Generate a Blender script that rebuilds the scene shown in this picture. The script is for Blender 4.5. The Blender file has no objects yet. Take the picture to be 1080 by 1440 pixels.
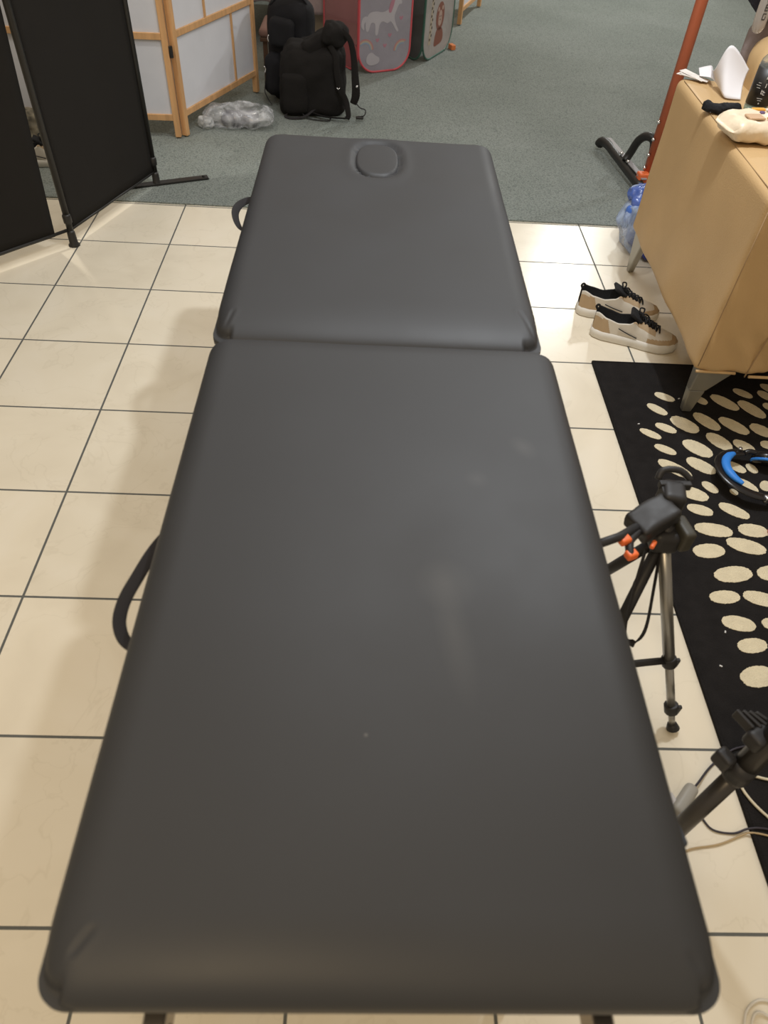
import bpy, math, random
from mathutils import Vector, Matrix, noise, Euler
from math import sin, cos, pi, sqrt, radians
random.seed(7)
C = bpy.context.scene
COL = C.collection

# ------------------------------------------------------------ materials
def srgb(r, g, b):
    f = lambda c: (c/255/12.92) if c/255 <= .04045 else ((c/255+.055)/1.055)**2.4
    return (f(r), f(g), f(b), 1)

def mat(name, col, rough=.6, metal=0, bump=0, scale=60, var=0, vscale=8, spec=.5, trans=0, alpha=1, detail=3, stretch=None, coat=0, sheen=0, ior=1.45):
    m = bpy.data.materials.new(name); m.use_nodes = True
    nt = m.node_tree; b = nt.nodes['Principled BSDF']
    b.inputs['Base Color'].default_value = col
    b.inputs['Roughness'].default_value = rough
    b.inputs['Metallic'].default_value = metal
    b.inputs['Specular IOR Level'].default_value = spec
    b.inputs['Transmission Weight'].default_value = trans
    b.inputs['Alpha'].default_value = alpha
    b.inputs['Coat Weight'].default_value = coat
    b.inputs['Sheen Weight'].default_value = sheen
    b.inputs['IOR'].default_value = ior
    tc = nt.nodes.new('ShaderNodeTexCoord')
    vec = tc.outputs['Object']
    if stretch:
        mp = nt.nodes.new('ShaderNodeMapping'); mp.inputs['Scale'].default_value = stretch
        nt.links.new(vec, mp.inputs['Vector']); vec = mp.outputs['Vector']
    # every surface gets a slight procedural variation of colour
    n = nt.nodes.new('ShaderNodeTexNoise'); n.inputs['Scale'].default_value = vscale; n.inputs['Detail'].default_value = detail
    nt.links.new(vec, n.inputs['Vector'])
    mr = nt.nodes.new('ShaderNodeMapRange'); v = max(var, .03)
    mr.inputs['From Min'].default_value = .3; mr.inputs['From Max'].default_value = .7
    mr.inputs['To Min'].default_value = 1-v; mr.inputs['To Max'].default_value = 1+v
    nt.links.new(n.outputs['Fac'], mr.inputs['Value'])
    mx = nt.nodes.new('ShaderNodeVectorMath'); mx.operation = 'SCALE'
    mx.inputs[0].default_value = col[:3]
    nt.links.new(mr.outputs['Result'], mx.inputs['Scale'])
    nt.links.new(mx.outputs['Vector'], b.inputs['Base Color'])
    if bump:
        n2 = nt.nodes.new('ShaderNodeTexNoise'); n2.inputs['Scale'].default_value = scale; n2.inputs['Detail'].default_value = detail
        nt.links.new(vec, n2.inputs['Vector'])
        bp = nt.nodes.new('ShaderNodeBump'); bp.inputs['Strength'].default_value = bump; bp.inputs['Distance'].default_value = .01
        nt.links.new(n2.outputs['Fac'], bp.inputs['Height']); nt.links.new(bp.outputs['Normal'], b.inputs['Normal'])
    return m

def ramp(nt, stops):
    r = nt.nodes.new('ShaderNodeValToRGB')
    e = r.color_ramp.elements
    e[0].position, e[0].color = stops[0]
    e[1].position, e[1].color = stops[-1]
    for p, c in stops[1:-1]:
        k = e.new(p); k.color = c
    return r

# ------------------------------------------------------------ mesh builder
class MB:
    def __init__(s): s.v = []; s.f = []; s.m = []; s.sm = []
    def add(s, vs, fs, mi=0, smooth=True):
        o = len(s.v); s.v += [Vector(p) for p in vs]
        for k, f in enumerate(fs):
            s.f.append([i+o for i in f]); s.m.append(mi[k] if isinstance(mi, list) else mi); s.sm.append(smooth)
        return s
    def box(s, c, d, rot=None, mi=0):
        c = Vector(c); R = rot if rot is not None else Matrix.Identity(3)
        vs = [c + R @ Vector((x*d[0]/2, y*d[1]/2, z*d[2]/2)) for x in (-1,1) for y in (-1,1) for z in (-1,1)]
        return s.add(vs, [(0,1,3,2),(4,6,7,5),(0,4,5,1),(2,3,7,6),(0,2,6,4),(1,5,7,3)], mi, False)
    def hexa(s, bot, top, mi=0):   # two quads of four points
        n = len(bot)
        fs = [tuple(range(n))[::-1], tuple(range(n, 2*n))] + [(i, (i+1) % n, (i+1) % n+n, i+n) for i in range(n)]
        return s.add(list(bot)+list(top), fs, mi, False)
    def tube(s, pts, r, n=10, mi=0, flat=None, up=None, smooth=True, sub=0):
        pts = [Vector(p) for p in pts]
        R = r if isinstance(r, (list, tuple)) else [r]*len(pts)
        if sub:
            P2, R2 = [], []
            for i in range(len(pts)-1):
                p0 = pts[max(i-1, 0)]; p1 = pts[i]; p2 = pts[i+1]; p3 = pts[min(i+2, len(pts)-1)]
                for k in range(sub):
                    t = k/sub
                    P2.append(.5*((2*p1)+(-p0+p2)*t+(2*p0-5*p1+4*p2-p3)*t*t+(-p0+3*p1-3*p2+p3)*t**3))
                    R2.append(R[i]*(1-t)+R[i+1]*t)
            pts, R = P2+[pts[-1]], R2+[R[-1]]
        vs, fs = [], []
        prev = None
        for i, p in enumerate(pts):
            t = (pts[min(i+1, len(pts)-1)] - pts[max(i-1, 0)]).normalized()
            if up is not None:
                a = Vector(up) - Vector(up).dot(t)*t
            elif prev is not None:
                a = prev - prev.dot(t)*t
            else:
                a = Vector((0,0,1)) if abs(t.z) < .9 else Vector((1,0,0)); a = a - a.dot(t)*t
            a.normalize(); prev = a; b = t.cross(a)
            for k in range(n):
                w = 2*pi*k/n + (pi/4 if n == 4 else 0)
                fa = R[i]; fb = R[i] if flat is None else R[i]*flat
                if n == 4: fa *= 1.414; fb *= 1.414
                vs.append(p + a*cos(w)*fb + b*sin(w)*fa)
        for i in range(len(pts)-1):
            for k in range(n):
                fs.append((i*n+k, i*n+(k+1) % n, (i+1)*n+(k+1) % n, (i+1)*n+k))
        fs.append(tuple(range(n))[::-1]); fs.append(tuple((len(pts)-1)*n+k for k in range(n)))
        return s.add(vs, fs, mi, smooth and n > 4)
    def lathe(s, c, prof, n=28, mi=0, axis=(0,0,1)):   # prof: (r, h) from bottom to top
        q = Vector((0,0,1)).rotation_difference(Vector(axis).normalized()); c = Vector(c)
        vs = [c + q @ Vector((r*cos(2*pi*k/n), r*sin(2*pi*k/n), h)) for r, h in prof for k in range(n)]
        fs = [(i*n+k, i*n+(k+1) % n, (i+1)*n+(k+1) % n, (i+1)*n+k) for i in range(len(prof)-1) for k in range(n)]
        fs += [tuple(range(n))[::-1], tuple((len(prof)-1)*n+k for k in range(n))]
        return s.add(vs, fs, mi)
    def soft(s, c, d, r, n=16, rot=None, disp=None, mi=0):
        """rounded soft box; disp(p_unit, p_local, normal) returns a new local point"""
        c = Vector(c); R = rot if rot is not None else Matrix.Identity(3)
        h = Vector(d)/2; r = min(r, min(h)*.999)
        key = {}; vs = []; fs = []
        def vid(i, j, k):
            q = (i, j, k)
            if q not in key:
                u = Vector((2*i/n-1, 2*j/n-1, 2*k/n-1))
                # pull the grid towards the edges so that the rounding gets enough rows
                w = Vector([math.copysign(1-(1-abs(x))**1.35, x) for x in u])
                p = Vector((w.x*h.x, w.y*h.y, w.z*h.z))
                inn = Vector([max(-(h[a]-r), min(h[a]-r, p[a])) for a in range(3)])
                o = p-inn
                nn = o.normalized() if o.length > 1e-9 else Vector((0,0,1))
                p = inn + nn*r if o.length > 1e-9 else p
                if disp: p = disp(u, p, nn)
                key[q] = len(vs); vs.append(c + R @ p)
            return key[q]
        for a in range(n):
            for b in range(n):
                for sd in (0, n):
                    for ax in range(3):
                        def g(x, y):
                            l = [0,0,0]; l[ax] = sd; l[(ax+1) % 3] = x; l[(ax+2) % 3] = y; return vid(*l)
                        f = (g(a,b), g(a+1,b), g(a+1,b+1), g(a,b+1))
                        fs.append(f if sd else f[::-1])
        return s.add(vs, fs, mi)
    def prism(s, poly, z0, z1, fr=None, mi=0, smooth=False):
        """polygon (u,v) extruded; fr = (origin, U, V, N)"""
        if fr is None: fr = (Vector((0,0,0)), Vector((1,0,0)), Vector((0,1,0)), Vector((0,0,1)))
        O, U, V, N = [Vector(q) for q in fr]; n = len(poly)
        vs = [O+U*u+V*v+N*z for z in (z0, z1) for u, v in poly]
        fs = [tuple(range(n))[::-1], tuple(range(n, 2*n))] + [(i, (i+1) % n, (i+1) % n+n, i+n) for i in range(n)]
        return s.add(vs, fs, mi, smooth)
    def build(s, name, mats, parent=None, local=False, bevel=0, bseg=2, origin=None, auto=None):
        if not isinstance(mats, (list, tuple)): mats = [mats]
        me = bpy.data.meshes.new(name)
        vs = s.v
        if parent is not None and not local:
            W = world(parent).inverted(); vs = [W @ p for p in vs]
        if parent is None and not local:
            if origin is None:
                xs = [p.x for p in vs]; ys = [p.y for p in vs]
                origin = Vector(((min(xs)+max(xs))/2, (min(ys)+max(ys))/2, min(p.z for p in vs)))
            origin = Vector(origin); vs = [p-origin for p in vs]
        me.from_pydata([tuple(p) for p in vs], [], s.f)
        for m in mats: me.materials.append(m)
        me.polygons.foreach_set('material_index', s.m); me.polygons.foreach_set('use_smooth', s.sm); me.update()
        o = bpy.data.objects.new(name, me); COL.objects.link(o)
        if parent is not None: o.parent = parent
        elif not local: o.location = origin
        if bevel:
            b = o.modifiers.new('bevel', 'BEVEL'); b.width = bevel; b.segments = bseg; b.limit_method = 'ANGLE'; b.angle_limit = radians(40)
        return o

WM = {}
def world(o):
    M = Matrix.LocRotScale(o.location, o.rotation_euler, o.scale)
    return (world(o.parent) @ M) if o.parent else M
def thing(name, label, cat, loc=(0,0,0), rz=0, group=None):
    o = bpy.data.objects.new(name, None); COL.objects.link(o); o.empty_display_size = .05
    o.location = loc; o.rotation_euler = (0, 0, rz); o['label'] = label; o['category'] = cat
    if group: o['group'] = group
    return o
def tag(o, label, cat, group=None):
    o['label'] = label; o['category'] = cat
    if group: o['group'] = group
    return o
def struct(o): o['kind'] = 'structure'; return o
def RZ(a): return Matrix.Rotation(a, 3, 'Z')
def RX(a): return Matrix.Rotation(a, 3, 'X')
def RY(a): return Matrix.Rotation(a, 3, 'Y')
def nz(p, f, seed=0): return noise.noise(Vector((p[0]*f+seed, p[1]*f+seed*1.7, p[2]*f-seed)))
def sm(a, b, x):
    t = max(0, min(1, (x-a)/(b-a))); return t*t*(3-2*t)
def interp(tab, x):
    if x <= tab[0][0]: return tab[0][1]
    for (a, u), (b, v) in zip(tab, tab[1:]):
        if x <= b:
            t = (x-a)/(b-a); t = t*t*(3-2*t)*.5+t*.5
            return u+(v-u)*t
    return tab[-1][1]

# ------------------------------------------------------------ floor and room
T = .33
def tile_mat():
    m = bpy.data.materials.new('cream_ceramic_tile'); m.use_nodes = True; nt = m.node_tree; b = nt.nodes['Principled BSDF']
    L = nt.links.new; tc = nt.nodes.new('ShaderNodeTexCoord')
    br = nt.nodes.new('ShaderNodeTexBrick'); br.offset = 0; br.squash = 1
    for k, v in dict(Scale=1, **{'Mortar Size': .0030, 'Mortar Smooth': .15, 'Brick Width': T, 'Row Height': T, 'Bias': 0}).items(): br.inputs[k].default_value = v
    br.inputs['Color1'].default_value = (1,1,1,1); br.inputs['Color2'].default_value = (.95,.955,.96,1); br.inputs['Mortar'].default_value = (0,0,0,1)
    L(tc.outputs['Object'], br.inputs['Vector'])
    n = nt.nodes.new('ShaderNodeTexNoise'); n.inputs['Scale'].default_value = 3.2; n.inputs['Detail'].default_value = 5; n.inputs['Distortion'].default_value = 1.2
    L(tc.outputs['Object'], n.inputs['Vector'])
    r = ramp(nt, [(.3, (.72,.65,.52,1)), (.5, (.765,.695,.56,1)), (.7, (.79,.725,.60,1))]); L(n.outputs['Fac'], r.inputs['Fac'])
    # fine veins
    n2 = nt.nodes.new('ShaderNodeTexNoise'); n2.inputs['Scale'].default_value = 6; n2.inputs['Detail'].default_value = 4; n2.inputs['Distortion'].default_value = .8
    L(tc.outputs['Object'], n2.inputs['Vector'])
    a = nt.nodes.new('ShaderNodeMath'); a.operation = 'SUBTRACT'; a.inputs[1].default_value = .47; L(n2.outputs['Fac'], a.inputs[0])
    ab = nt.nodes.new('ShaderNodeMath'); ab.operation = 'ABSOLUTE'; L(a.outputs[0], ab.inputs[0])
    r2 = ramp(nt, [(0, (.945,.94,.93,1)), (.012, (1,1,1,1))]); L(ab.outputs[0], r2.inputs['Fac'])
    mu = nt.nodes.new('ShaderNodeMix'); mu.data_type = 'RGBA'; mu.blend_type = 'MULTIPLY'; mu.inputs[0].default_value = 1
    L(r.outputs[0], mu.inputs[6]); L(r2.outputs[0], mu.inputs[7])
    mu2 = nt.nodes.new('ShaderNodeMix'); mu2.data_type = 'RGBA'; mu2.blend_type = 'MULTIPLY'; mu2.inputs[0].default_value = 1
    L(mu.outputs[2], mu2.inputs[6]); L(br.outputs['Color'], mu2.inputs[7])
    mo = nt.nodes.new('ShaderNodeMix'); mo.data_type = 'RGBA'; L(br.outputs['Fac'], mo.inputs[0]); L(mu2.outputs[2], mo.inputs[6]); mo.inputs[7].default_value = (.105,.108,.10,1)
    L(mo.outputs[2], b.inputs['Base Color'])
    ro = nt.nodes.new('ShaderNodeMapRange'); ro.inputs['To Min'].default_value = .26; ro.inputs['To Max'].default_value = .8; L(br.outputs['Fac'], ro.inputs['Value']); L(ro.outputs[0], b.inputs['Roughness'])
    bp = nt.nodes.new('ShaderNodeBump'); bp.inputs['Strength'].default_value = .5; bp.inputs['Distance'].default_value = .002; bp.invert = True
    L(br.outputs['Fac'], bp.inputs['Height']); L(bp.outputs['Normal'], b.inputs['Normal'])
    return m
def carpet_mat():
    m = bpy.data.materials.new('grey_green_carpet'); m.use_nodes = True; nt = m.node_tree; b = nt.nodes['Principled BSDF']; L = nt.links.new
    tc = nt.nodes.new('ShaderNodeTexCoord'); b.inputs['Roughness'].default_value = .95; b.inputs['Specular IOR Level'].default_value = .15
    v = nt.nodes.new('ShaderNodeTexVoronoi'); v.inputs['Scale'].default_value = 150; L(tc.outputs['Object'], v.inputs['Vector'])
    r = ramp(nt, [(0, (.31,.335,.315,1)), (.5, (.215,.238,.224,1)), (1, (.13,.147,.14,1))]); L(v.outputs['Distance'], r.inputs['Fac'])
    n = nt.nodes.new('ShaderNodeTexNoise'); n.inputs['Scale'].default_value = 1.6; n.inputs['Detail'].default_value = 4; L(tc.outputs['Object'], n.inputs['Vector'])
    r2 = ramp(nt, [(.35, (.86,.87,.86,1)), (.65, (1.0,1.0,1.0,1))]); L(n.outputs['Fac'], r2.inputs['Fac'])
    mu = nt.nodes.new('ShaderNodeMix'); mu.data_type = 'RGBA'; mu.blend_type = 'MULTIPLY'; mu.inputs[0].default_value = 1
    L(r.outputs[0], mu.inputs[6]); L(r2.outputs[0], mu.inputs[7]); L(mu.outputs[2], b.inputs['Base Color'])
    bp = nt.nodes.new('ShaderNodeBump'); bp.inputs['Strength'].default_value = .6; bp.inputs['Distance'].default_value = .004; bp.invert = True
    L(v.outputs['Distance'], bp.inputs['Height']); L(bp.outputs['Normal'], b.inputs['Normal'])
    return m
M_tile = tile_mat(); M_carpet = carpet_mat()
b = MB(); b.add([(-4,-5,0),(6,-5,0),(6,.02,0),(-4,.02,0)], [(0,1,2,3)], 0, False)
struct(b.build('floor', M_tile, local=True))
b = MB(); b.box((1,4.51,.0),(10,9,.012))   # top 6 mm above the tiles
struct(b.build('floor_carpet', M_carpet, local=True))
M_wall = mat('painted_wall', (.62,.59,.54,1), .9, bump=.1, scale=120)
b = MB(); b.box((1,9.05,1.5),(10,.1,3)); struct(b.build('wall_back', M_wall, bevel=0))
b = MB(); b.box((-4.05,2,1.5),(.1,14,3)); struct(b.build('wall_left', M_wall))
b = MB(); b.box((6.05,2,1.5),(.1,14,3)); struct(b.build('wall_right', M_wall))
b = MB(); b.box((1,8.985,.055),(9.9,.02,.09)); struct(b.build('baseboard_back', mat('skirting', (.3,.28,.25,1), .6)))

# ------------------------------------------------------------ massage table
M_leather = mat('black_leatherette', (.032,.0335,.0375,1), .42, bump=.05, scale=700, var=.06, vscale=5, spec=.5)
SCUFFS = ((.862,-2.378,.042,.045,.2,.5),(.867,-2.45,.024,.11,.12,.4),(1.0,-2.11,.02,.03,.5,.6),(.762,-2.586,.003,.003,0,2.5),(.92,-2.184,.02,.02,0,.5))
# dusty scuffs in the roughness
nt = M_leather.node_tree; pb = nt.nodes['Principled BSDF']
_n = nt.nodes.new('ShaderNodeTexNoise'); _n.inputs['Scale'].default_value = 5; _n.inputs['Detail'].default_value = 6
_tc = nt.nodes.new('ShaderNodeTexCoord'); nt.links.new(_tc.outputs['Object'], _n.inputs['Vector'])
_mr = nt.nodes.new('ShaderNodeMapRange'); _mr.inputs['From Min'].default_value = .35; _mr.inputs['From Max'].default_value = .7; _mr.inputs['To Min'].default_value = .50; _mr.inputs['To Max'].default_value = .57
nt.links.new(_n.outputs['Fac'], _mr.inputs['Value']); nt.links.new(_mr.outputs[0], pb.inputs['Roughness'])
_prev = pb.inputs['Base Color'].links[0].from_socket
for (sx, sy, rx_, ry_, rot_, amt) in SCUFFS:
    _mp = nt.nodes.new('ShaderNodeMapping'); _mp.vector_type = 'TEXTURE'
    _mp.inputs['Location'].default_value = (sx-.78, sy+1.83, .6); _mp.inputs['Rotation'].default_value = (0,0,rot_); _mp.inputs['Scale'].default_value = (rx_, ry_, 1)
    nt.links.new(_tc.outputs['Object'], _mp.inputs['Vector'])
    _g = nt.nodes.new('ShaderNodeTexGradient'); _g.gradient_type = 'SPHERICAL'; nt.links.new(_mp.outputs[0], _g.inputs[0])
    _m1 = nt.nodes.new('ShaderNodeMath'); _m1.operation = 'MULTIPLY'; nt.links.new(_g.outputs['Fac'], _m1.inputs[0]); nt.links.new(_n.outputs['Fac'], _m1.inputs[1])
    _m2 = nt.nodes.new('ShaderNodeMath'); _m2.operation = 'MULTIPLY'; _m2.inputs[1].default_value = amt; _m2.use_clamp = True; nt.links.new(_m1.outputs[0], _m2.inputs[0])
    _mx = nt.nodes.new('ShaderNodeMix'); _mx.data_type = 'RGBA'; nt.links.new(_m2.outputs[0], _mx.inputs[0]); nt.links.new(_prev, _mx.inputs[6]); _mx.inputs[7].default_value = (.10,.10,.10,1)
    _prev = _mx.outputs[2]
nt.links.new(_prev, pb.inputs['Base Color'])
M_webbing = mat('black_webbing', (.018,.016,.018,1), .75, bump=.4, scale=900)
M_chrome = mat('chrome', (.75,.75,.76,1), .18, 1)
M_alu = mat('brushed_aluminium', (.55,.55,.56,1), .35, 1, bump=.1, scale=300)
M_darkalu = mat('dark_frame', (.06,.055,.05,1), .45, .2)

def pad_mesh(x0, x1, y0, y1, zt, th, roll=(.05,.05,.07,.07), drop=.030, rc=.028, hole=None, creases=()):
    """upholstered pad: height field that rolls over softly (left, right, near, far) into the side"""
    W, H = x1-x0, y1-y0; cx, cy = (x0+x1)/2, (y0+y1)/2
    nx, ny = 116, 184
    def sp(t):  # denser rows near the rim
        s_ = 2*t-1; return .5+.5*math.copysign(1-(1-abs(s_))**1.6, s_)
    vs = []
    for j in range(ny+1):
        for i in range(nx+1):
            x = x0+W*sp(i/nx); y = y0+H*sp(j/ny)
            ex = x0+rc if x < cx else x1-rc; ey = y0+rc if y < cy else y1-rc
            if abs(x-cx) > W/2-rc and abs(y-cy) > H/2-rc:
                v = Vector((x-ex, y-ey))
                if v.length > rc: v.normalize(); x, y = ex+v.x*rc, ey+v.y*rc
            ax = roll[0] if x < cx else roll[1]; ay = roll[2] if y < cy else roll[3]
            tx = max(0, 1-(W/2-abs(x-cx))/ax); ty = max(0, 1-(H/2-abs(y-cy))/ay)
            v = Vector((x-ex, y-ey))
            if abs(x-cx) > W/2-rc and abs(y-cy) > H/2-rc:
                k = min(1, v.length/rc); tx = max(tx, 1-(1-k)*rc/ax)
            e = min(1, (tx**2.6+ty**2.6)**(1/2.6))
            z = -drop*(1-sqrt(max(0, 1-e**2.4)))
            z += .0012*nz((x,y,0), 6)
            if hole:
                hx, hy, rx, ry = hole
                e = (abs((x-hx)/rx)**2.6+abs((y-hy)/ry)**2.6)**(1/2.6)
                k = (e-1)*rx
                z -= .007*math.exp(-(k/.0045)**2)
                z += .0022*math.exp(-((k-.014)/.014)**2)
                if k < -.004: z -= .006
            for (ax_, ay_, bx, by, dep, wd) in creases:
                A = Vector((ax_, ay_)); B = Vector((bx, by)); P = Vector((x, y)); u = B-A; tt = max(0, min(1, (P-A).dot(u)/u.length_squared))
                dd = (P-A-u*tt).length; z -= dep*math.exp(-(dd/wd)**2)*(1-abs(2*tt-1)**3*.6)
                z += dep*.3*math.exp(-((dd-wd*2.2)/wd)**2)
            vs.append((x, y, zt+z))
    fs = [(j*(nx+1)+i, j*(nx+1)+i+1, (j+1)*(nx+1)+i+1, (j+1)*(nx+1)+i) for j in range(ny) for i in range(nx)]
    rim = [i for i in range(nx+1)]+[(j)*(nx+1)+nx for j in range(1, ny+1)]+[ny*(nx+1)+i for i in range(nx-1, -1, -1)]+[j*(nx+1) for j in range(ny-1, 0, -1)]
    n = len(rim); rows = [rim]; zb = zt-th; ze = zt-drop
    for k, (off, z) in enumerate(((.0006, ze-(ze-zb)*.25), (0, ze-(ze-zb)*.5), (-.003, ze-(ze-zb)*.75), (-.009, zb), (-.022, zb-.001))):
        row = []
        for q in rim:
            x, y, _ = vs[q]
            inx = abs(x-cx) > W/2-rc; iny = abs(y-cy) > H/2-rc
            if inx and iny: N_ = Vector((x-(x0+rc if x < cx else x1-rc), y-(y0+rc if y < cy else y1-rc))).normalized()
            elif inx: N_ = Vector((1 if x > cx else -1, 0))
            else: N_ = Vector((0, 1 if y > cy else -1))
            row.append(len(vs)); vs.append((x+N_.x*off, y+N_.y*off, z))
        rows.append(row)
    for a, c in zip(rows, rows[1:]):
        for k in range(n): fs.append((a[k], c[k], c[(k+1) % n], a[(k+1) % n]))
    fs.append(tuple(rows[-1]))
    m = MB(); m.add(vs, fs); return m

tb = thing('massage_table', 'long black padded folding massage table filling the middle of the room', 'massage table', (.78,-1.83,0))
ZT = .622
pad_mesh(.4745, 1.0935, -2.830, -1.829, ZT, .060, (.045,.045,.075,.05), .028, .028,
         creases=((.506,-2.793,.520,-2.772,.0025,.0024), (1.062,-2.79,1.068,-2.80,.0015,.003))).build('near_cushion', M_leather, tb)
pad_mesh(.468, 1.0835, -1.824, -.852, ZT-.002, .060, (.045,.045,.13,.06), .030, .036, hole=(.770,-1.020,.060,.106),
         creases=((1.047,-1.715,1.068,-1.785,.0022,.0035), (.494,-1.79,.503,-1.75,.0018,.003))).build('head_cushion', M_leather, tb)
m = MB()   # the oval plug in the face hole
NR = 26; vs = [(.770,-1.020,ZT+.0005)]; fs = []
for i in range(1, NR+1):
    t = i/NR
    for k in range(64):
        w = 2*pi*k/64; c_, s_ = cos(w), sin(w); q = (abs(c_)**2.6+abs(s_)**2.6)**(-1/2.6)
        z = ZT+.0005-.003*t**4-.010*max(0, (t-.88)/.12)**2
        vs.append((.770+.057*q*c_*t, -1.020+.103*q*s_*t, z))
for k in range(64): fs.append((0, 1+k, 1+(k+1) % 64))
for i in range(NR-1):
    for k in range(64): fs.append((1+i*64+k, 1+(i+1)*64+k, 1+(i+1)*64+(k+1) % 64, 1+i*64+(k+1) % 64))
m.add(vs, fs).build('face_hole_plug', M_leather, tb)
# scuffs and specks on the vinyl, thin patches lying in the surface
def strap(name, pts, w, parent, mat_=None, th=.15, up=None):
    m = MB(); m.tube(pts, w, n=12, flat=th, up=up, sub=6); return m.build(name, mat_ or M_webbing, parent)
strap('carry_handle', [(.482,-2.250,.568),(.464,-2.295,.570),(.451,-2.340,.568),(.442,-2.378,.566),(.443,-2.412,.565),(.457,-2.440,.565),(.482,-2.456,.566)], .0088, tb, up=(.45,0,1), th=.16)
strap('carry_handle', [(.471,-1.165,.566),(.452,-1.178,.566),(.436,-1.205,.566),(.432,-1.245,.566),(.441,-1.29,.566),(.455,-1.325,.566),(.471,-1.34,.566)], .0095, tb, up=(.6,0,1), th=.16)
m = MB(); m.soft((1.090,-2.664,.548),(.056,.030,.014),.005,10, RZ(.2)); m.build('corner_tab', mat('slate_blue_vinyl', (.045,.055,.075,1), .5), tb)
# frame rails, legs and hinges
for y0, y1 in ((-2.80,-1.85),(-1.80,-.87)):
    m = MB()
    for x in (.505, 1.06): m.box((x,(y0+y1)/2,.532),(.022,y1-y0,.05))
    for y in (y0+.011, y1-.011): m.box((.7825,y,.532),(.533,.022,.05))
    m.box((.7825,(y0+y1)/2,.556),(.56,y1-y0,.006))
    m.build('frame', M_darkalu, tb, bevel=.002)
for x, sx in ((.60,-1),(.965,1)):
    for y, fy in ((-2.70,-.03),(-1.93,.03),(-1.72,-.03),(-.905,.05)):
        m = MB(); m.tube([(x,y,.545),(x+sx*.03,y+fy,.02)], .0125, 14)
        lg = m.build('leg', M_alu, tb)
        m = MB(); m.lathe((x+sx*.03,y+fy,0), [(.017,0),(.018,.006),(.016,.03),(.0125,.034)], 16); m.build('rubber_foot', M_webbing, lg)
M_brownsleeve = mat('dark_bronze_sleeve', (.06,.045,.035,1), .4, .5)
M_hinge = mat('bright_chrome', (.30,.27,.24,1), .22, 1)
for x in (.568, 1.000):      # chrome hinge fittings showing below the near end
    m = MB(); m.box((x,-2.828,.500),(.022,.030,.045)); m.tube([(x-.018,-2.843,.500),(x+.018,-2.843,.500)], .0055, 10)
    for q in (-.010, .010): m.lathe((x+q,-2.845,.510), [(.005,-.006),(.006,.002),(.003,.006)], 10, axis=(0,-1,.6))
    hg = m.build('leg_hinge', M_hinge, tb, bevel=.003)
    m = MB(); m.tube([(x,-2.835,.500),(x,-2.838,.430)], .0135, 12); m.build('hinge_sleeve', M_brownsleeve, hg)

# ------------------------------------------------------------ black room divider
M_blackcloth = mat('black_screen_cloth', (.0165,.015,.0135,1), .9, bump=.3, scale=900, spec=.2)
M_blackpole = mat('black_powder_coat', (.016,.015,.014,1), .42)
dv = thing('room_divider', 'tall black cloth folding room divider with black poles on the left', 'room divider', (-.345,-.372,0))
A = Vector((-.345,-.372,0)); B = Vector((-.152,.176,0)); L_ = Vector((-.56,-.635,0))
def vpole(p, name='pole'):
    m = MB(); m.tube([p+Vector((0,0,.0)), p+Vector((0,0,1.8))], .0115, 14)
    m.lathe(p+Vector((0,0,.085)), [(.0116,0),(.0155,.004),(.0155,.03),(.0116,.036)], 16)
    m.lathe(p, [(.021,0),(.021,.004),(.0155,.01),(.0145,.05),(.0116,.06)], 16)
    return m.build(name, M_blackpole, dv)
vpole(A); vpole(B)
def cloth_panel(P, Q, s0, s1, z0, z1, name='cloth_panel'):
    u = (Q-P); ln = u.length; u.normalize(); nrm = Vector((-u.y, u.x, 0))
    nxx, nzz = 24, 40; vs = []; fs = []
    for side in (1, -1):
        for j in range(nzz+1):
            for i in range(nxx+1):
                z = z0+(z1-z0)*j/nzz; sz = s0*max(.25, 1-(z-.06)*.93) if s0 > .03 else s0; s_ = sz+(ln-s1-sz)*i/nxx
                w = .0035*nz((s_*3,z*.8,0), 2.5, 3)*sin(pi*i/nxx)
                vs.append(P+u*s_+nrm*(w+side*.0015)+Vector((0,0,z)))
    N0 = (nxx+1)*(nzz+1)
    for j in range(nzz):
        for i in range(nxx):
            a = j*(nxx+1)+i
            fs.append((a, a+1, a+nxx+2, a+nxx+1)); fs.append((N0+a, N0+a+nxx+1, N0+a+nxx+2, N0+a+1))
    ring = [i for i in range(nxx+1)]+[j*(nxx+1)+nxx for j in range(1, nzz+1)]+[nzz*(nxx+1)+i for i in range(nxx-1,-1,-1)]+[j*(nxx+1) for j in range(nzz-1,0,-1)]
    for k in range(len(ring)): a, b_ = ring[k], ring[(k+1) % len(ring)]; fs.append((a, N0+a, N0+b_, b_))
    m = MB(); m.add(vs, fs); return m.build(name, M_blackcloth, dv)
cloth_panel(A, B, .012, .012, .055, 1.76)
cloth_panel(A, Vector((-.9,-.98,0)), .062, .0, .055, 1.76)
m = MB(); d = (Vector((-.9,-.98,0))-A)
m.tube([A+Vector((0,0,.062)), A+d*.99+Vector((0,0,.062))], .006, 8); m.build('cross_rail', M_blackpole, dv)
m = MB(); m.tube([A+Vector((0,0,1.76)), A+d*.99+Vector((0,0,1.76))], .006, 8); m.build('cross_rail', M_blackpole, dv)
m = MB(); m.tube([A+Vector((0,0,1.76)), B+Vector((0,0,1.76))], .007, 8); m.build('cross_rail', M_blackpole, dv)
m = MB(); m.tube([A+Vector((0,0,.06)), B+Vector((0,0,.06))], .005, 8); m.build('cross_rail', M_blackpole, dv)
vpole(Vector((-.9,-.98,0)))
ft = (Vector((.047,.264,0))-B); ang = math.atan2(ft.y, ft.x)
m = MB(); m.box(B+ft*.02+Vector((0,0,.0115)), (ft.length*2, .034, .008), RZ(ang)); m.lathe(B+ft*.93+Vector((0,0,.0155)), [(.006,0),(.006,.005),(.003,.006)], 12)
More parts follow.
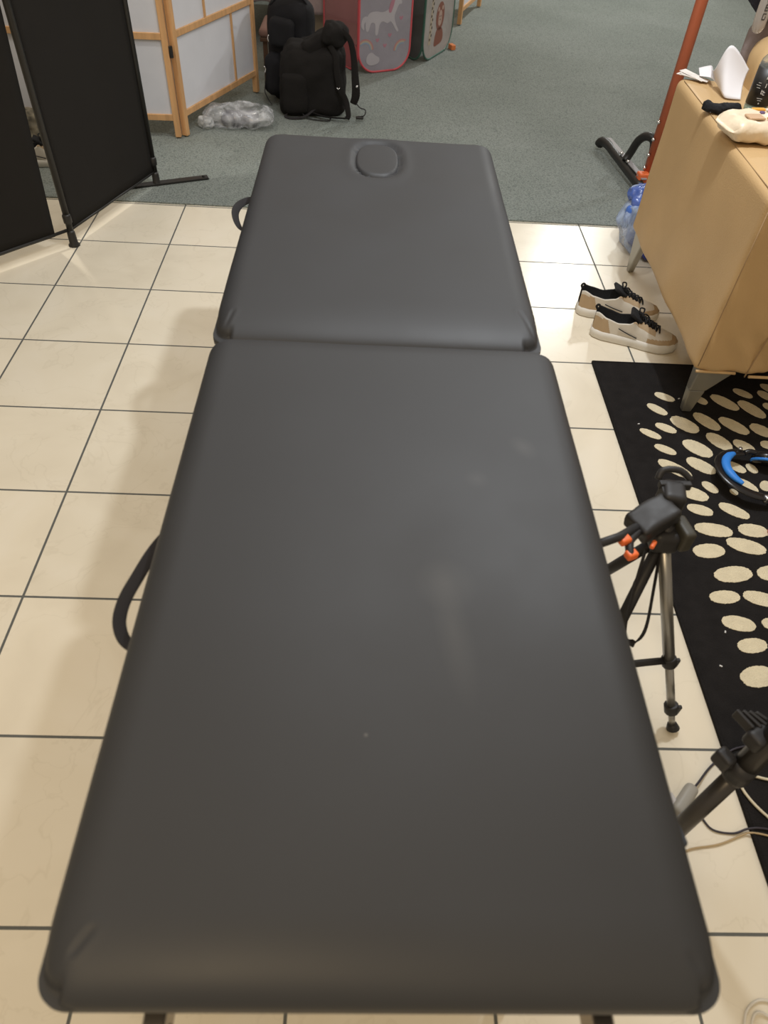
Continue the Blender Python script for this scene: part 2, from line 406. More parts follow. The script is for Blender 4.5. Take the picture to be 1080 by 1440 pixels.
m.build('foot_bar', M_blackpole, dv, bevel=.002)

# ------------------------------------------------------------ shoji screens
M_pine = mat('pine_wood', srgb(205,160,112), .55, bump=.15, scale=30, var=.14, vscale=9, stretch=(6,6,.6), detail=5)
M_paper = mat('shoji_paper', (.64,.65,.70,1), .85, bump=.05, scale=40, var=.03)
def shoji(P, Q, panels, post_w, name, label, hinges=True, mullions=()):
    P = Vector(P); Q = Vector(Q); t = thing(name, label, 'folding screen', ((P.x+Q.x)/2, (P.y+Q.y)/2, 0))
    return t
sh = thing('shoji_screen', 'natural pine folding screen with white paper panes behind the black divider', 'folding screen', (-.14,.72,.006))
def frame_panel(par, P, Q, zb, cells, muntins, H=1.75, w=.024):
    """a leaf: two stiles, rails at each cells height, vertical muntins, one paper pane each cell row"""
    P = Vector(P); Q = Vector(Q); u = (Q-P); ln = u.length; u.normalize(); ang = math.atan2(u.y, u.x); R = RZ(ang)
    for s_ in (w/2, ln-w/2):
        m = MB(); m.box(P+u*s_+Vector((0,0,H/2+.003)), (w,.028,H-.006), R); m.build('stile', M_pine, par, bevel=.002)
    for z in [zb]+cells:
        m = MB(); m.box(P+u*ln/2+Vector((0,0,z)), (ln-2*w,.022,.026), R); m.build('rail', M_pine, par, bevel=.0015)
    zs = [zb]+cells
    for (s_, i) in muntins:
        m = MB(); m.box(P+u*s_+Vector((0,0,(zs[i]+zs[i+1])/2)), (.012,.018,zs[i+1]-zs[i]-.026), R); m.build('muntin', M_pine, par, bevel=.001)
    for i in range(len(zs)-1):
        m = MB(); m.box(P+u*ln/2+Vector((0,0,(zs[i]+zs[i+1])/2)), (ln-2*w+.004,.004,zs[i+1]-zs[i]-.02), R); m.build('paper_pane', M_paper, par)
frame_panel(sh, (-.132,.715,.006), (.135,1.402,.006), .100, [.419,.72,1.03,1.34,1.65], [(.515,0),(.285,1),(.36,2),(.55,3),(.2,4)], w=.026)
frame_panel(sh, (-.145,.705,.006), (-.93,.665,.006), .090, [.416,.72,1.03,1.34,1.65], [(.40,1),(.5,2),(.3,3),(.6,4)], w=.026)
m = MB(); m.box((-.136,.699,.365),(.014,.010,.046), RZ(.6)); m.tube([(-.139,.693,.343),(-.139,.693,.387)], .004, 8); m.build('hinge', M_blackpole, sh, bevel=.001)
s2 = thing('shoji_screen', 'wooden folding screen leaf standing far behind the green pop-up tent', 'folding screen', (1.45,3.26,.006))
frame_panel(s2, (1.36,3.0,.006), (1.56,3.57,.006), .09, [.41,.72,1.03,1.34], [(.3,0),(.3,2)], w=.03)

# ------------------------------------------------------------ daybed with drape, cream box
M_mauve = mat('mauve_blanket', (.33,.26,.26,1), .95, bump=.3, scale=50, var=.12, sheen=.3)
M_brown = mat('dark_stained_wood', (.10,.055,.035,1), .5, var=.1, stretch=(4,4,.5))
bd = thing('daybed', 'low daybed with dark legs behind the backpacks and the pink tent', 'daybed', (.45,2.75,.006))
m = MB(); m.soft((.33,2.85,.37),(1.03,1.1,.16),.05,14); m.build('mattress', mat('bed_linen', (.5,.47,.45,1), .9), bd)
for x in (-.12,.79):
    for y in (2.38,3.32):
        m = MB(); m.tube([(x,y,.006),(x,y,.30)], .022, 4); m.build('leg', M_brown, bd, bevel=.003)
m = MB(); m.box((.33,2.85,.27),(.98,1.0,.05)); m.build('bed_frame', M_brown, bd, bevel=.004)
# draped blanket: one folded sheet
m = MB(); vs = []; fs = []; nu, nv = 70, 24
for j in range(nv+1):
    for i in range(nu+1):
        u = i/nu; v = j/nv; x = -.22+1.03*u
        if v < .45:
            t = v/.45; y = 2.75-.5*t; z = .462+.008*nz((x,y,0), 5)
        else:
            t = (v-.45)/.55; y = 2.25-.035*sin(t*pi/2)-.02*nz((x*2,0,0), 6)*t-.012*sin(x*38)*t
            hem = .205+.035*sin(x*5.2+1.2)+.02*nz((x,0,0), 7)
            z = .462-(.462-hem)*t**1.0
        vs.append((x,y,z))
for j in range(nv):
    for i in range(nu): a = j*(nu+1)+i; fs.append((a, a+1, a+nu+2, a+nu+1))
m.add(vs, fs); o = m.build('blanket', M_mauve)
so = o.modifiers.new('thick', 'SOLIDIFY'); so.thickness = .008
tag(o, 'mauve blanket hanging over the front of the daybed behind the backpacks', 'blanket')
m = MB(); m.box((.52,2.50,.10),(.34,.2,.188)); m.box((.52,2.50,.205),(.35,.21,.022), mi=1)
o = m.build('storage_box', [mat('cream_card', (.66,.58,.48,1), .8), mat('mauve_lid', (.34,.26,.27,1), .8)], bevel=.004)
tag(o, 'cream storage box on the carpet under the daybed, seen through pink mesh', 'storage box')
m = MB(); m.box((.03,1.62,.19),(.025,.025,.37)); m.box((.03,1.95,.19),(.025,.025,.37)); m.box((.25,1.62,.19),(.025,.025,.37)); m.box((.25,1.95,.19),(.025,.025,.37))
st = thing('low_stool', 'small brown wooden stool with a cushion behind the black backpacks', 'stool', (.22,1.78,.006))
for x in (.165,.36):
    for y in (1.62,1.86):
        m = MB(); m.tube([(x,y,.006),(x,y,.2)], .012, 4); m.build('leg', M_brown, st, bevel=.002)
m = MB(); m.box((.26,1.74,.205),(.24,.29,.02)); m.build('seat', M_brown, st, bevel=.003)
m = MB(); m.soft((.26,1.74,.235),(.25,.30,.045),.02,10); m.build('cushion', mat('dusty_rose_cushion', (.22,.13,.11,1), .9), st)

# ------------------------------------------------------------ backpacks
M_nylon = mat('black_nylon', (.011,.011,.0135,1), .7, bump=.5, scale=450, var=.1, spec=.3)
M_nylon2 = mat('worn_black_canvas', (.0145,.013,.0125,1), .85, bump=.5, scale=300, var=.15, spec=.25)
def packdisp(amp, f, seed, taper=.0, belly=0):
    def d(u, p, n):
        k = 1-taper*max(0, u.z)**2
        q = Vector((p.x*k, p.y*k, p.z))
        return q + n*(amp*nz(p, f, seed)+amp*.5*nz(p, f*3, seed+5)) + Vector((0,-belly*(1-u.z**2)*(1 if u.y < 0 else 0)*max(0,1-u.x**2),0))
    return d
bp1 = thing('backpack', 'large black backpack with rounded top, standing behind the strapped one', 'backpack', (.36,1.30,.006))
R1 = RZ(radians(-18)) @ RX(radians(-3))
m = MB(); m.soft((.338,1.335,.240),(.245,.15,.468),.072,24,R1,packdisp(.010,9,1,.12,.02)); m.build('body', M_nylon, bp1)
m = MB(); m.soft((.255,1.255,.145),(.10,.11,.20),.045,14,R1,packdisp(.007,14,2,.1)); pk = m.build('side_pocket', M_nylon, bp1)
m = MB(); m.tube([(.205,1.20,.19),(.213,1.20,.178),(.208,1.198,.16)], .0035, 8, sub=3); m.build('zip_pull', M_chrome, pk)
m = MB(); m.soft((.300,1.235,.33),(.13,.06,.13),.028,12,R1,packdisp(.005,14,4)); fp = m.build('front_pocket', M_nylon, bp1)
m = MB(); m.tube([(.236,1.215,.325),(.231,1.212,.31),(.236,1.212,.295)], .003, 8, sub=3); m.build('zip_pull', M_chrome, fp)
strap('piping', [(.245,1.265,.44),(.29,1.245,.478),(.34,1.25,.492),(.39,1.27,.478),(.428,1.29,.43),(.432,1.30,.33)], .005, bp1, M_nylon, th=1)
strap('side_strap', [(.205,1.225,.11),(.20,1.215,.07),(.215,1.21,.035),(.235,1.20,.012)], .008, bp1, th=.25, up=(1,0,0))

bp2 = thing('backpack', 'black tactical backpack with loose shoulder straps, in front on the carpet', 'backpack', (.47,1.15,.006))
R2 = RZ(radians(8)) @ RX(radians(6))
m = MB(); m.soft((.458,1.135,.168),(.33,.16,.325),.05,26,R2,packdisp(.014,9,7,.14,.015)); m.build('body', M_nylon2, bp2)
m = MB(); m.soft((.50,1.13,.338),(.21,.12,.07),.028,16,RZ(.2) @ RY(radians(-22)),packdisp(.012,12,9)); m.build('top_flap', M_nylon2, bp2)
m = MB(); m.soft((.570,1.09,.375),(.12,.09,.10),.034,16,RY(radians(18)) @ RZ(.3),packdisp(.012,14,11)); m.build('hood_pocket', M_nylon2, bp2)
m = MB(); m.soft((.375,1.050,.12),(.13,.05,.19),.022,12,R2,packdisp(.006,16,12)); m.build('front_pocket', M_nylon2, bp2)
m = MB(); m.soft((.335,1.10,.24),(.07,.05,.10),.02,10,R2,packdisp(.006,16,13)); m.build('front_pocket', M_nylon2, bp2)
s1 = strap('shoulder_strap', [(.605,1.06,.40),(.645,1.055,.36),(.664,1.05,.29),(.672,1.05,.21),(.678,1.05,.13),(.665,1.055,.085)], [.012,.013,.015,.018,.021,.017], bp2, M_nylon2, th=.25, up=(0,1,0))
m = MB(); m.lathe((.682,1.035,.17),[(.006,-.002),(.006,.002)],12,axis=(0,-1,.3)); m.build('ring', M_chrome, s1)
s2_ = strap('shoulder_strap', [(.545,1.06,.335),(.575,1.05,.29),(.582,1.045,.22),(.60,1.04,.15),(.628,1.04,.10),(.642,1.03,.04),(.635,1.03,.022)], [.013,.015,.016,.016,.015,.013,.012], bp2, M_nylon2, th=.3, up=(0,1,0))
m = MB(); m.tube([(.582,1.022,.165),(.590,1.018,.158),(.598,1.022,.165)], .002, 8, sub=3); m.build('ring', M_chrome, s2_)
strap('waist_strap', [(.46,1.06,.03),(.52,1.04,.022),(.60,1.03,.022),(.648,1.03,.024)], .0125, bp2, M_nylon2, th=.3, up=(0,.5,1))
strap('loose_strap', [(.68,1.05,.09),(.70,1.05,.07),(.728,1.05,.06),(.722,1.045,.035),(.69,1.05,.028)], .005, bp2, th=.5)
m = MB(); m.soft((.70,1.045,.024),(.04,.02,.012),.004,6); m.build('buckle', M_blackpole, bp2)
strap('loose_strap', [(.40,1.06,.03),(.44,1.03,.013),(.51,1.015,.012),(.545,1.02,.012),(.55,1.05,.014)], .004, bp2, th=.5)
strap('loose_strap', [(.34,1.07,.03),(.32,1.04,.014),(.36,1.02,.013),(.42,1.035,.02),(.47,1.06,.05)], .007, bp2, th=.35)
strap('compression_strap', [(.335,1.07,.20),(.40,1.062,.205),(.47,1.06,.20),(.53,1.07,.19)], .008, bp2, th=.3, up=(0,1,0))
strap('compression_strap', [(.34,1.066,.27),(.41,1.058,.28),(.48,1.055,.28),(.54,1.065,.27)], .008, bp2, th=.3, up=(0,1,0))

# ------------------------------------------------------------ clear plastic bag on the carpet
def plastic(name, col, op=.5, rough=.18, bump=.5):
    m = bpy.data.materials.new(name); m.use_nodes = True; nt = m.node_tree; L = nt.links.new
    pb = nt.nodes['Principled BSDF']; pb.inputs['Base Color'].default_value = col; pb.inputs['Roughness'].default_value = rough; pb.inputs['Specular IOR Level'].default_value = .8
    tr = nt.nodes.new('ShaderNodeBsdfTransparent'); mx = nt.nodes.new('ShaderNodeMixShader'); out = nt.nodes['Material Output']
    tc = nt.nodes.new('ShaderNodeTexCoord'); n = nt.nodes.new('ShaderNodeTexNoise'); n.inputs['Scale'].default_value = 12; n.inputs['Detail'].default_value = 5; n.inputs['Distortion'].default_value = 1.2
    L(tc.outputs['Object'], n.inputs['Vector'])
    mr = nt.nodes.new('ShaderNodeMapRange'); mr.inputs['From Min'].default_value = .35; mr.inputs['From Max'].default_value = .68; mr.inputs['To Min'].default_value = max(0, op-.3); mr.inputs['To Max'].default_value = min(1, op+.35)
    L(n.outputs['Fac'], mr.inputs['Value']); L(mr.outputs[0], mx.inputs[0]); L(tr.outputs[0], mx.inputs[1]); L(pb.outputs[0], mx.inputs[2]); L(mx.outputs[0], out.inputs[0])
    bp = nt.nodes.new('ShaderNodeBump'); bp.inputs['Strength'].default_value = bump; bp.inputs['Distance'].default_value = .01; L(n.outputs['Fac'], bp.inputs['Height']); L(bp.outputs['Normal'], pb.inputs['Normal'])
    return m
def crumple(amp, f, seed, tail=0):
    def d(u, p, n):
        r = abs(nz(p, f, seed)); r2 = abs(nz(p, f*2.3, seed+3))
        q = p + n*(amp*(1-2.6*r)+amp*.5*(1-3*r2))
        if tail: q.z *= 1-tail*max(0, abs(u.x)-.3); 
        return q
    return d
pbg = thing('plastic_bag', 'crumpled clear plastic bag lying on the carpet beside the pine screen', 'plastic bag', (.10,.87,.006))
m = MB(); m.soft((.105,.895,.056),(.33,.15,.080),.036,30,RZ(.1),crumple(.009,10,4,.7)); m.build('film', plastic('clear_plastic', (.66,.68,.72,1), .34, .12, .5), pbg)
m = MB(); m.soft((.11,.90,.040),(.17,.085,.045),.02,14,RZ(.1),crumple(.006,20,8)); m.build('contents', mat('grey_wrapped_contents', (.17,.17,.19,1), .5, bump=.4, scale=40), pbg)
m = MB(); m.soft((-.052,.852,.030),(.065,.05,.04),.018,14,RZ(-.7) @ RY(.3),crumple(.008,30,9)); m.build('twisted_end', plastic('clear_plastic_end', (.8,.82,.84,1), .5, .12, .8), pbg)

# ------------------------------------------------------------ pop-up play tents
def meshcloth(name, col, op, rough=.7):
    m = mat(name, col, rough, bump=.15, scale=30, var=.08); nt = m.node_tree; L = nt.links.new
    pb = nt.nodes['Principled BSDF']; tr = nt.nodes.new('ShaderNodeBsdfTransparent'); mx = nt.nodes.new('ShaderNodeMixShader'); mx.inputs[0].default_value = op
    L(tr.outputs[0], mx.inputs[1]); L(pb.outputs[0], mx.inputs[2]); L(mx.outputs[0], nt.nodes['Material Output'].inputs[0]); return m
M_pink = mat('pink_piping', (.60,.09,.11,1), .5); M_pinkmesh = meshcloth('pink_mesh', (.50,.22,.24,1), .45); M_pinkband = mat('pink_hem_cloth', (.55,.22,.24,1), .7, bump=.3, scale=30)
M_lilac = mat('lilac_print_cloth', (.30,.285,.33,1), .6, bump=.5, scale=14, var=.08)
M_green = mat('green_piping', (.05,.13,.10,1), .5); M_greymesh = meshcloth('dark_mesh', (.10,.10,.10,1), .78); M_palecloth = mat('pale_silver_cloth', (.36,.33,.32,1), .45, bump=.6, scale=12, var=.1)
def rrect(w, h, r, n=10):
    pts = []
    for cx, cz, a0 in ((w-r, r, -pi/2), (w-r, h-r, 0), (r, h-r, pi/2), (r, r, pi)):
        for k in range(n+1):
            a = a0+pi/2*k/n; pts.append((cx+r*cos(a), cz+r*sin(a)))
    return pts
def tent_face(par, P, Q, h, r, mt, mp, name, thick=.003, pr=.006):
    P = Vector(P); Q = Vector(Q); u = Q-P; w = u.length; u.normalize(); n = Vector((u.y, -u.x, 0)); Z = Vector((0,0,1))
    poly = rrect(w, h, r); m = MB(); m.prism(poly, -thick/2, thick/2, (P, u, Z, n)); f = m.build(name, mt, par)
    m = MB(); pp = [P+u*a+Z*b_ for a, b_ in poly]; m.tube(pp+[pp[0]], pr, 8); m.build('rim', mp, f)
    return f, (P, u, Z, n), w
def blob(pts, n=6):   # closed Catmull-Rom outline
    out = []; N = len(pts)
    for i in range(N):
        p0, p1, p2, p3 = [Vector(pts[(i+k) % N]) for k in (-1,0,1,2)]
        for k in range(n):
            t = k/n; q = .5*((2*p1)+(-p0+p2)*t+(2*p0-5*p1+4*p2-p3)*t*t+(-p0+3*p1-3*p2+p3)*t**3); out.append((q.x, q.y))
    return out
def circ(cx, cy, rx, ry=None, n=24): ry = ry or rx; return [(cx+rx*cos(2*pi*k/n), cy+ry*sin(2*pi*k/n)) for k in range(n)]
def arc(cx, cy, r0, r1, a0=0, a1=pi, n=16):
    return [(cx+r1*cos(a0+(a1-a0)*k/n), cy+r1*sin(a0+(a1-a0)*k/n)) for k in range(n+1)]+[(cx+r0*cos(a1+(a0-a1)*k/n), cy+r0*sin(a1+(a0-a1)*k/n)) for k in range(n+1)]
pt = thing('play_tent', 'pink rimmed pop-up tent printed with a unicorn and rainbows', 'pop-up tent', (.8,2.0,.006))
zc = .012
tent_face(pt, (.672,1.80,zc), (.46,2.16,zc), .78, .10, M_pinkmesh, M_pink, 'mesh_side')
m = MB(); u = Vector((.46-.672,2.16-1.80,0)).normalized(); nn = Vector((u.y,-u.x,0)); m.prism([(.09,.004),(.33,.004),(.41,.07),(.41,.13),(.005,.13),(.005,.07)], -.004, -.002, (Vector((.672,1.80,zc)), u, Vector((0,0,1)), nn)); m.build('hem_band', meshcloth('pink_band', (.55,.16,.18,1), .6), pt)
fc, fr, w = tent_face(pt, (.676,1.795,zc), (.975,1.955,zc), .78, .11, M_lilac, M_pink, 'printed_side')
def pr(name, poly, mt, par, fr, k=1):
    m = MB(); m.prism(poly, .0018, .0018+.0006*k, fr); return m.build(name, mt, par)
M_white = mat('white_print', (.44,.42,.46,1), .6); M_pinkp = mat('pink_print', (.42,.20,.26,1), .6); M_cor = mat('coral_print', (.45,.22,.22,1), .6); M_yel = mat('cream_print', (.42,.36,.28,1), .6); M_sky = mat('blue_print', (.26,.32,.42,1), .6)
M_greyp = mat('greyer_print', (.33,.32,.37,1), .6)
uni = pr('unicorn_print', blob([(.04,.25),(.06,.29),(.10,.30),(.15,.295),(.19,.31),(.215,.345),(.235,.36),(.262,.35),(.268,.33),(.25,.325),(.236,.30),(.225,.27),(.235,.235),(.255,.20),(.24,.20),(.205,.245),(.18,.24),(.15,.25),(.13,.235),(.12,.19),(.105,.19),(.10,.24),(.075,.245),(.06,.21),(.045,.21)]), M_white, fc, fr)
pr('mane', blob([(.185,.30),(.20,.345),(.225,.375),(.245,.37),(.225,.35),(.215,.32),(.20,.29)]), M_pinkp, uni, fr, 2)
pr('tail', blob([(.045,.28),(.02,.27),(.012,.235),(.03,.215),(.032,.245),(.05,.262)]), M_white, uni, fr, 2)
for (cx, cy, s_) in ((.04,.115,1),(.285,.10,1)):
    p1 = pr('rainbow_print', arc(cx,cy,.048,.056, 0 if cx < .1 else pi*.35, pi*.75 if cx < .1 else pi), M_cor, fc, fr); pr('band', arc(cx,cy,.040,.048, 0 if cx < .1 else pi*.4, pi*.75 if cx < .1 else pi), M_yel, p1, fr); pr('band', arc(cx,cy,.032,.040, 0 if cx < .1 else pi*.4, pi*.78 if cx < .1 else pi), M_sky, p1, fr)
pr('cloud_print', blob([(.05,.06),(.06,.09),(.085,.10),(.11,.085),(.135,.07),(.13,.045),(.09,.035),(.065,.04)]), M_white, fc, fr, 2)
for x, z in ((.17,.12),(.2,.17),(.12,.15),(.27,.25),(.06,.38)): pr('heart_print', blob([(x,z),(x+.012,z+.014),(x+.006,z+.02),(x,z+.014),(x-.006,z+.02),(x-.012,z+.014)],4), M_pinkp, fc, fr)
gt = thing('play_tent', 'green rimmed pop-up tent printed with a lion and a giraffe', 'pop-up tent', (1.1,2.35,.006))
tent_face(gt, (1.055,2.06,zc), (.86,2.40,zc), .75, .10, M_greymesh, M_green, 'mesh_side')
fc2, fr2, w2 = tent_face(gt, (1.058,2.055,zc), (1.262,2.46,zc), .75, .12, M_palecloth, M_green, 'printed_side')
M_rust = mat('rust_print', (.22,.085,.06,1), .6); M_face = mat('peach_print', (.42,.30,.25,1), .6); M_dk = mat('dark_print', (.06,.04,.035,1), .6)
li = pr('lion_print', circ(.235,.205,.062,.075), M_rust, fc2, fr2)
pr('face', blob([(.21,.17),(.21,.215),(.225,.235),(.245,.235),(.26,.215),(.26,.17),(.235,.155)]), M_face, li, fr2, 2)
pr('ear', circ(.205,.245,.012), M_face, li, fr2, 2); pr('ear', circ(.265,.245,.012), M_face, li, fr2, 2)
pr('eye', circ(.225,.205,.004,n=10), M_dk, li, fr2, 3); pr('eye', circ(.245,.205,.004,n=10), M_dk, li, fr2, 3); pr('nose', circ(.235,.188,.006,.004,n=10), M_dk, li, fr2, 3)
pr('body', blob([(.17,.06),(.18,.12),(.21,.145),(.27,.14),(.30,.10),(.29,.065),(.23,.055)]), M_rust, li, fr2)
gi = pr('giraffe_print', [(.075,.08),(.115,.08),(.125,.42),(.105,.42)], M_yel, fc2, fr2)
for k in range(16):
    pr('spot', blob([(.088+.018*(k % 2)+.001*k,.10+.02*k),(.100+.018*(k % 2)+.001*k,.103+.02*k),(.098+.018*(k % 2)+.001*k,.114+.02*k),(.087+.018*(k % 2)+.001*k,.112+.02*k)],3), M_dk, gi, fr2, 2)
m = MB(); m.box((1.272,2.42,.020),(.03,.05,.028),RZ(.4)); tag(m.build('toy_block', mat('orange_plastic', (.65,.20,.06,1), .4), bevel=.003), 'small orange block peeking out behind the green tent', 'toy')

# ------------------------------------------------------------ things seen in the gap of the black divider
m = MB(); m.soft((-.80,.50,.078),(.24,.14,.14),.05,20,RZ(.2),crumple(.012,12,21)); M_camo = mat('camouflage_cloth', (.16,.14,.10,1), .9, var=.7, vscale=26)
tag(m.build('cloth_bag', M_camo), 'camouflage patterned cloth bag behind the gap in the black divider', 'bag')

# ------------------------------------------------------------ sneakers
M_rub = mat('white_rubber', (.70,.67,.61,1), .55); M_offw = mat('off_white_leather', (.64,.59,.51,1), .5, bump=.1, scale=200)
M_tan = mat('tan_suede', (.46,.335,.205,1), .8, bump=.3, scale=400); M_blk = mat('black_knit', (.012,.012,.014,1), .85, bump=.5, scale=500)
WT = [(0,.014),(.012,.027),(.04,.036),(.09,.037),(.14,.038),(.19,.045),(.225,.0465),(.255,.040),(.275,.027),(.286,.008)]
HT = [(0,.088),(.01,.094),(.04,.083),(.08,.074),(.115,.080),(.135,.096),(.16,.088),(.19,.074),(.22,.060),(.25,.052),(.275,.046),(.286,.036)]
def make_shoe(name, label, loc, rz, white=False):
    t = thing(name, label, 'shoe', loc, rz, None)
    NX = 130; K = 17
    def half(x): return interp(WT, x)
    # sole
    m = MB(); out = []
    xs = [.143-.143*cos(pi*i/40) for i in range(41)]
    for x in xs: out.append((x, half(x)+.003))
    out = out+[(x, -y) for x, y in out[::-1]]
    lv = [(-.003,0),(.0015,.004),(.002,.020),(0,.030),(-.004,.032)]; vs = []; fs = []; n = len(out)
    for off, z in lv:
        for x, y in out:
            s_ = 1+off/.04; lift = .006*sm(.23,.286,x) if z < .01 else .004*sm(.2,.286,x)
            vs.append(((x-.143)*(1+off/.143)+.143, y*s_, z+lift))
    for j in range(len(lv)-1):
        for k in range(n): fs.append((j*n+k, j*n+(k+1) % n, (j+1)*n+(k+1) % n, (j+1)*n+k))
    fs += [tuple(range(n))[::-1], tuple((len(lv)-1)*n+k for k in range(n))]
    # outline runs the wrong way round for outward normals
    fs = [f[::-1] for f in fs]
    m.add(vs, fs); m.build('sole', M_rub, t, local=True)
    # upper
    m = MB(); vs = []; fs = []; mi = []
    ml = MB(); lv_ = []; lf = []
    P = 2*K+1
    for i in range(NX+1):
        x = .286*(.5-.5*cos(pi*i/NX)); w_ = half(x); h = interp(HT, x)
        openk = sm(.150,.125,x)      # 1 in the collar opening
        row = []
        for k in range(P):
            a = -1+2*k/(P-1)         # -1 left base .. 1 right base
            s_ = abs(a); sg = -1 if a < 0 else 1
            # closed section: super-ellipse from base to crown
            th = (1-s_)*pi/2
            yc = w_*cos(th)**.75; zc_ = .028+(h-.028)*sin(th)**.9
            # open section: the wall leans in to the collar edge
            wt = w_*.70
            yo = w_+(wt-w_)*(1-s_)**1.4; zo = .028+(h-.028)*min(1,(1-s_)*1.9) if s_ > .47 else h
            if s_ <= .47: yo = (w_+(wt-w_)*(.53)**1.4)*(1 if s_ > .4 else s_/.4); zo = h-.048*sm(.44,.30,s_)
            row.append((x, sg*(yc*(1-openk)+yo*openk), zc_*(1-openk)+zo*openk))
        vs += row
    for i in range(NX):
        for k in range(P-1):
            f = (i*P+k, i*P+k+1, (i+1)*P+k+1, (i+1)*P+k)
            x = (vs[f[0]][0]+vs[f[2]][0])/2; z = (vs[f[0]][2]+vs[f[2]][2])/2; s_ = abs(-1+2*(k+.5)/(P-1))
            if x < .142 and s_ < .5: q = 2
            elif x < .02+.045*s_ and z < .078 and s_ > .45: q = 1
            elif x > .185 and z < .047+.0*x: q = 1
            elif .125 < x < .205 and .18 < s_ < .52: q = 1
            elif .125 < x < .2 and s_ <= .18: q = 2
            elif x > .235: q = 1 if x > .262 else 0
            else: q = 0
            mi.append(q); fs.append(f)
    m.add(vs, fs, mi); m.build('upper', [M_offw, M_tan, M_blk], t, local=True)
    # side stripe, tongue, laces, pull tab
    for sg in (1,-1):
        m = MB(); m.tube([(.085,sg*.0385,.058),(.115,sg*.039,.047),(.15,sg*.0415,.038)], .0018, 6, sub=3); m.build('stripe', M_blk, t, local=True)
    m = MB(); m.soft((.132,0,.098),(.05,.052,.012),.005,10,RY(radians(28)) ); m.build('tongue', M_blk, t, local=True)
    m = MB()
    for k in range(6):
        x = .137+.0135*k; z = interp(HT, x)+.003; yy = .019
        m.tube([(x,-yy,z-.008),(x+.003,-yy*.5,z+.001),(x+.006,0,z+.003),(x+.010,yy*.5,z+.001),(x+.013,yy,z-.009)], .0026, 8, sub=3)
        m.tube([(x,yy,z-.008),(x+.003,yy*.5,z+.002),(x+.006,0,z+.005),(x+.010,-yy*.5,z+.002),(x+.013,-yy,z-.009)], .0026, 8, sub=3)
    m.tube([(.14,0,.102),(.135,.012,.118),(.15,.022,.113),(.148,.006,.103),(.14,-.012,.118),(.152,-.022,.108),(.145,0,.102)], .0026, 8, sub=4)
    m.tube([(.143,0,.103),(.16,.018,.098),(.175,.03,.082)], .0024, 8, sub=3)
    m.build('laces', M_blk, t, local=True)
    m = MB(); m.tube([(.004,0,.088),(-.004,0,.10),(.002,0,.108),(.01,0,.098)], .004, 8, flat=.4, up=(0,1,0), sub=4); m.build('pull_tab', M_blk, t, local=True)
    return t
make_shoe('sneaker', 'tan and white sneaker with black laces, nearer of the pair by the armchair', (1.535,-.805,.0), radians(-18))['group'] = 'pair of sneakers by the armchair'
make_shoe('sneaker', 'tan and white sneaker with black laces, the farther, partly hidden one of the pair', (1.510,-.672,.0), radians(-6))['group'] = 'pair of sneakers by the armchair'
make_shoe('sneaker', 'white and black sneaker glimpsed through the gap in the black divider', (-.80,.30,.006), radians(12))

# ------------------------------------------------------------ rug
M_rug = mat('black_rug_pile', (.016,.0145,.0145,1), .97, bump=.5, scale=350, var=.15, vscale=30, spec=.15)
M_rugc = mat('cream_rug_pile', (.74,.655,.47,1), .97, bump=.6, scale=350, var=.06, vscale=60, spec=.15)
OV = [(1.696,-1.164,.032,.017,2.6),(1.656,-1.227,.034,.017,2.35),(1.659,-1.314,.032,.017,2.57),(1.605,-1.343,.033,.015,2.52),(1.631,-1.41,.032,.016,2.57),(1.722,-1.294,.045,.028,2.37),(1.795,-1.276,.046,.024,2.22),(1.874,-1.291,.048,.024,2.34),(1.953,-1.308,.036,.024,2.4),(1.729,-1.4,.045,.028,2.41),(1.804,-1.366,.042,.026,2.19),(1.873,-1.383,.033,.021,2.35),(1.95,-1.374,.024,.019,3.0),(1.636,-1.489,.05,.022,2.44),(1.716,-1.473,.043,.024,2.44),(1.659,-1.585,.042,.024,2.72),(1.715,-1.559,.025,.016,2.17),(1.66,-1.646,.034,.019,2.84),(1.674,-1.716,.049,.023,3.01),(1.78,-1.714,.039,.023,3.09),(1.753,-1.645,.041,.02,2.56),(1.812,-1.549,.041,.027,2.44),(1.877,-1.546,.022,.016,.95),(1.818,-1.474,.028,.017,2.4),(1.777,-1.574,.012,.01,2.05),(1.787,-1.431,.014,.009,.99),(1.862,-1.477,.02,.014,1.86),(1.809,-1.174,.022,.016,2.29),(1.883,-1.179,.047,.023,2.34),(1.959,-1.208,.048,.024,2.19),(1.958,-1.129,.031,.017,2.47),(2.029,-1.136,.027,.018,2.18),(2.019,-1.192,.019,.016,2.13),(1.639,-1.788,.042,.023,-2.99),(1.742,-1.768,.049,.024,2.86),(1.677,-1.861,.05,.024,-2.96),(1.777,-1.854,.039,.023,-2.97),(1.632,-1.931,.038,.019,-3.02),(1.72,-1.933,.042,.021,2.9),(1.64,-2.006,.039,.021,3.01),(1.725,-2.006,.029,.018,3.05),(1.651,-2.065,.036,.019,-2.96),(1.635,-2.144,.041,.025,-2.87)]
